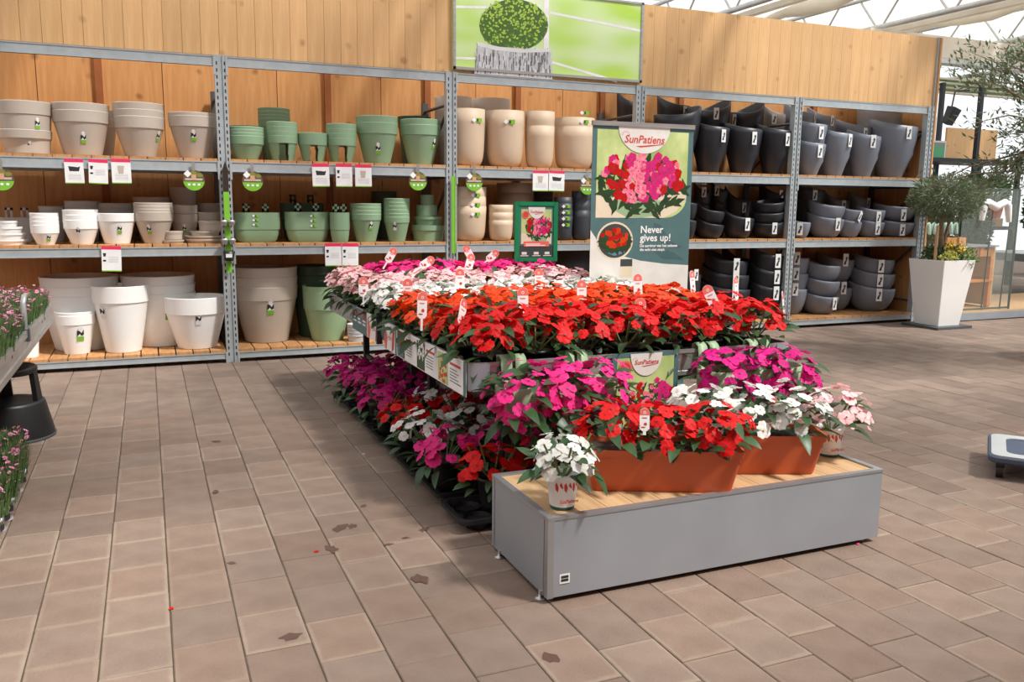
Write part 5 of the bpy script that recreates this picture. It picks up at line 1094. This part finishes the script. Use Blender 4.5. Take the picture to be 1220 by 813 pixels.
b = MB(); b.box((-.02, .235, .8), (.32, .26, .88)); obj('back_board', b, M_pine, pt); b = MB(); b.box((.3, -.2, .02), (.34, .24, .78)); obj('side_panel', b, mat('plywood', srgb(206, 176, 132), .6), pt)
hr = thing('rod_bundle_rack', 'rack of thin rods with pale mint loop heads', 'rack', (9.45, 8.3, .113)); rr = random.Random(3)
for k in range(16):
    x = -.4 + k * .055; b = MB(); b.tube([(x, rr.uniform(-.05, .05), 0), (x + rr.uniform(-.04, .04), rr.uniform(-.05, .05), .95)], .006, 5); obj('rod', b, [M_gtube, M_mint, M_steelD][k % 3], hr)
for k in range(9): b = MB(); b.tube([(-.38 + k * .1, -.03, .92), (-.38 + k * .1, -.05, 1.04), (-.33 + k * .1, -.05, 1.07), (-.29 + k * .1, -.03, .93)], .02, 6); obj('loop_head', b, M_mint, hr)
fr = thing('wooden_display_frame', 'pine display frame behind the white olive planter', 'frame', (9.25, 9.2, 0))
for x in (-.1, .45): b = MB(); b.box((x, 0, 0), (x + .07, .05, 1.15)); obj('post', b, M_pine, fr)
for z in (1.1, .45): b = MB(); b.box((-.1, 0, z), (.52, .05, z + .06)); obj('rail', b, M_pine, fr)

# ------------------------------------------------------------------ background beyond the rack
ws = struct(obj('wall_right', (lambda b: (b.box((17.5, 11.6, 0), (21, 11.7, 2.2)), b)[1])(MB()), mat('far_glass_wall', srgb(206, 214, 218), .4)))
fs = thing('far_display_rack', 'dark steel display rack with plants beyond the greenhouse', 'shelving', (0, 0, 0))
for x in (11.9, 13.3, 14.4):
    for y in (10.8, 11.6): b = MB(); b.box((x - .035, y - .035, 0), (x + .035, y + .035, 2.2 if x != 13.3 else 3.6)); obj('post', b, M_blkmetal, fs)
for z in (1.0, 2.16): b = MB(); b.box((11.85, 10.75, z), (14.45, 11.65, z + .06)); obj('shelf', b, M_blkmetal, fs)
b = MB(); b.box((11.9, 11.0, 1.06), (14.4, 11.3, 1.2)); obj('planter_trough', b, M_pine, fs)
for x0, x1, z1, y in ((11.9, 13.1, 2.98, 11.5), (13.45, 14.75, 2.82, 11.55)):
    b = MB(); b.box((x0, y, 2.225), (x1, y + .04, z1)); tag(obj('timber_panel', b, M_plank), 'pine panel standing on the far rack ' + ('behind the green sign' if x0 < 12 else 'beside the dark post'), 'panel')
b = MB(); b.box((11.95, 11.38, 2.23), (13.25, 11.42, 2.56)); b.quad(11.98, 2.26, 13.22, 2.47, 11.376, 1); b.quad(11.98, 2.47, 13.22, 2.53, 11.376, 2)
tag(obj('green_sign', b, [M_paper, mat('print_greenblue', srgb(112, 186, 96), .6, c2=srgb(70, 170, 160), scale=1.5), M_inkG]), 'green and turquoise sign on the far rack', 'sign')
sp = thing('loudspeaker', 'dark loudspeaker hanging near the far post', 'speaker', (12.75, 10.9, 2.95)); b = MB(); b.loft([rrect(.15, .15, .03, -.16, 3), rrect(.2, .18, .03, .12, 3)], True, True, 0, False); obj('cabinet', b, M_blkmetal, sp, (0, 0, 0), (.2, .3, 0)); b = MB(); b.tube([(0, 0, .15), (.1, .05, .4), (.5, .1, .45)], .015, 6); obj('bracket', b, M_blkmetal, sp)
def shrub(x, y, z, rx, rz, label, m=M_leafL, n=900, seed=1):
    r = thing('potted_shrub', label, 'shrub', (x, y, z)); b = MB(); b.loft([circ(.1, 0, 16), circ(.14, .22, 16), circ(.12, .22, 16), circ(.11, .18, 16)], True, True); obj('pot', b, M_terra, r)
    b = MB(); b.tube([(0, 0, .18), (0, 0, .22 + rz)], .015, 6); obj('stem', b, M_bark, r); stuff(obj('foliage', leafcloud(n, ball(rx, rx, rz, 0, 0, .25 + rz), .09, .022, seed), m, r))
shrub(13.55, 10.95, 1.205, .2, .26, 'bright green shrub in the far rack by the post', seed=1); shrub(14.1, 10.95, 1.205, .2, .24, 'bright green shrub in the far rack by its outer end', seed=2)
ft = thing('far_bench', 'pale metal bench with potted plants beyond the greenhouse', 'table', (0, 0, 0)); b = MB(); b.box((12.6, 9.0, .56), (15.5, 10.2, .68)); obj('top', b, M_zincR, ft)
for x in (12.7, 15.4):
    for y in (9.1, 10.1): b = MB(); b.box((x - .03, y - .03, 0), (x + .03, y + .03, .56)); obj('leg', b, M_blkmetal, ft)
for k, (x, y) in enumerate(((12.95, 9.3), (13.5, 9.35), (14.05, 9.3), (14.6, 9.4), (15.1, 9.3))): shrub(x, y,   .68, .19, .4, ['leafy shrub on the far bench next to the greenhouse', 'second leafy shrub along the far bench', 'third leafy shrub along the far bench', 'fourth leafy shrub along the far bench', 'leafy shrub at the outer end of the far bench'][k], M_leaf, 900, 10 + k)
for k, (x, y, rz) in enumerate(((10.55, 9.5, .62), (11.2, 9.7, .7), (11.85, 9.55, .66), (11.55, 10.35, .72))):
    r = thing('evergreen_shrub', ['dark evergreen behind the pine display frame', 'dark evergreen behind the potting table', 'dark evergreen behind the greenhouse side', 'dark evergreen beside the far bench end'][k], 'shrub', (x, y, 0))
    b = MB(); b.loft([circ(.14, 0, 18), circ(.19, .3, 18), circ(.17, .3, 18), circ(.15, .26, 18)], True, True); obj('pot', b, M_blk, r); b = MB(); b.tube([(0, 0, .25), (0, 0, .35 + rz)], .02, 6); obj('stem', b, M_bark, r)
    stuff(obj('foliage', leafcloud(2600, ball(.24, .24, rz, 0, 0, .28 + rz, .1), .08, .024, 40 + k), M_leaf, r))
# slatted blinds under the far roof
bl = thing('slatted_blind', 'row of pale slats hanging under the far roof', 'blind', (0, 0, 0))
for k in range(7): b = MB(); b.box((12.2, 12 + .25 * k, 3.5 + .09 * k), (17, 12.12 + .25 * k, 3.53 + .09 * k)); obj('slat', b, [M_screenB, M_leafL][k % 2], bl)
b = MB(); b.box((11.9, 12.0, 4.12), (20, 12.2, 4.5)); obj('head_beam', b, M_screenB, bl); b = MB(); b.box((11.9, 11.95, 4.02), (20, 12.2, 4.1)); obj('rail', b, M_roofalu, bl)

# fallen petals
rp = random.Random(4)
for px, py, m, c in [(204, 725, P_red, 'red'), (1022, 648, P_mag, 'magenta'), (433, 541, P_pink, 'pink'), (398, 492, P_mag, 'magenta'), (401, 506, P_mag, 'magenta'), (377, 657, P_red, 'red'), (577, 622, P_white, 'white')]:
    p = onZ(px, py, .003); b = MB(); n = 9; b.add([(.011 * rp.uniform(.7, 1.2) * math.cos(2 * PI * k / n), .008 * rp.uniform(.7, 1.2) * math.sin(2 * PI * k / n), rp.uniform(0, .004)) for k in range(n)] + [(0, 0, .006)], [(n, k, (k + 1) % n) for k in range(n)])
    tag(obj('fallen_petal', b, m, None, (float(p[0]), float(p[1]), .001), (0, 0, rp.uniform(0, 3))), f'{c} petal fallen on the pavers', 'petal', 'fallen petals')
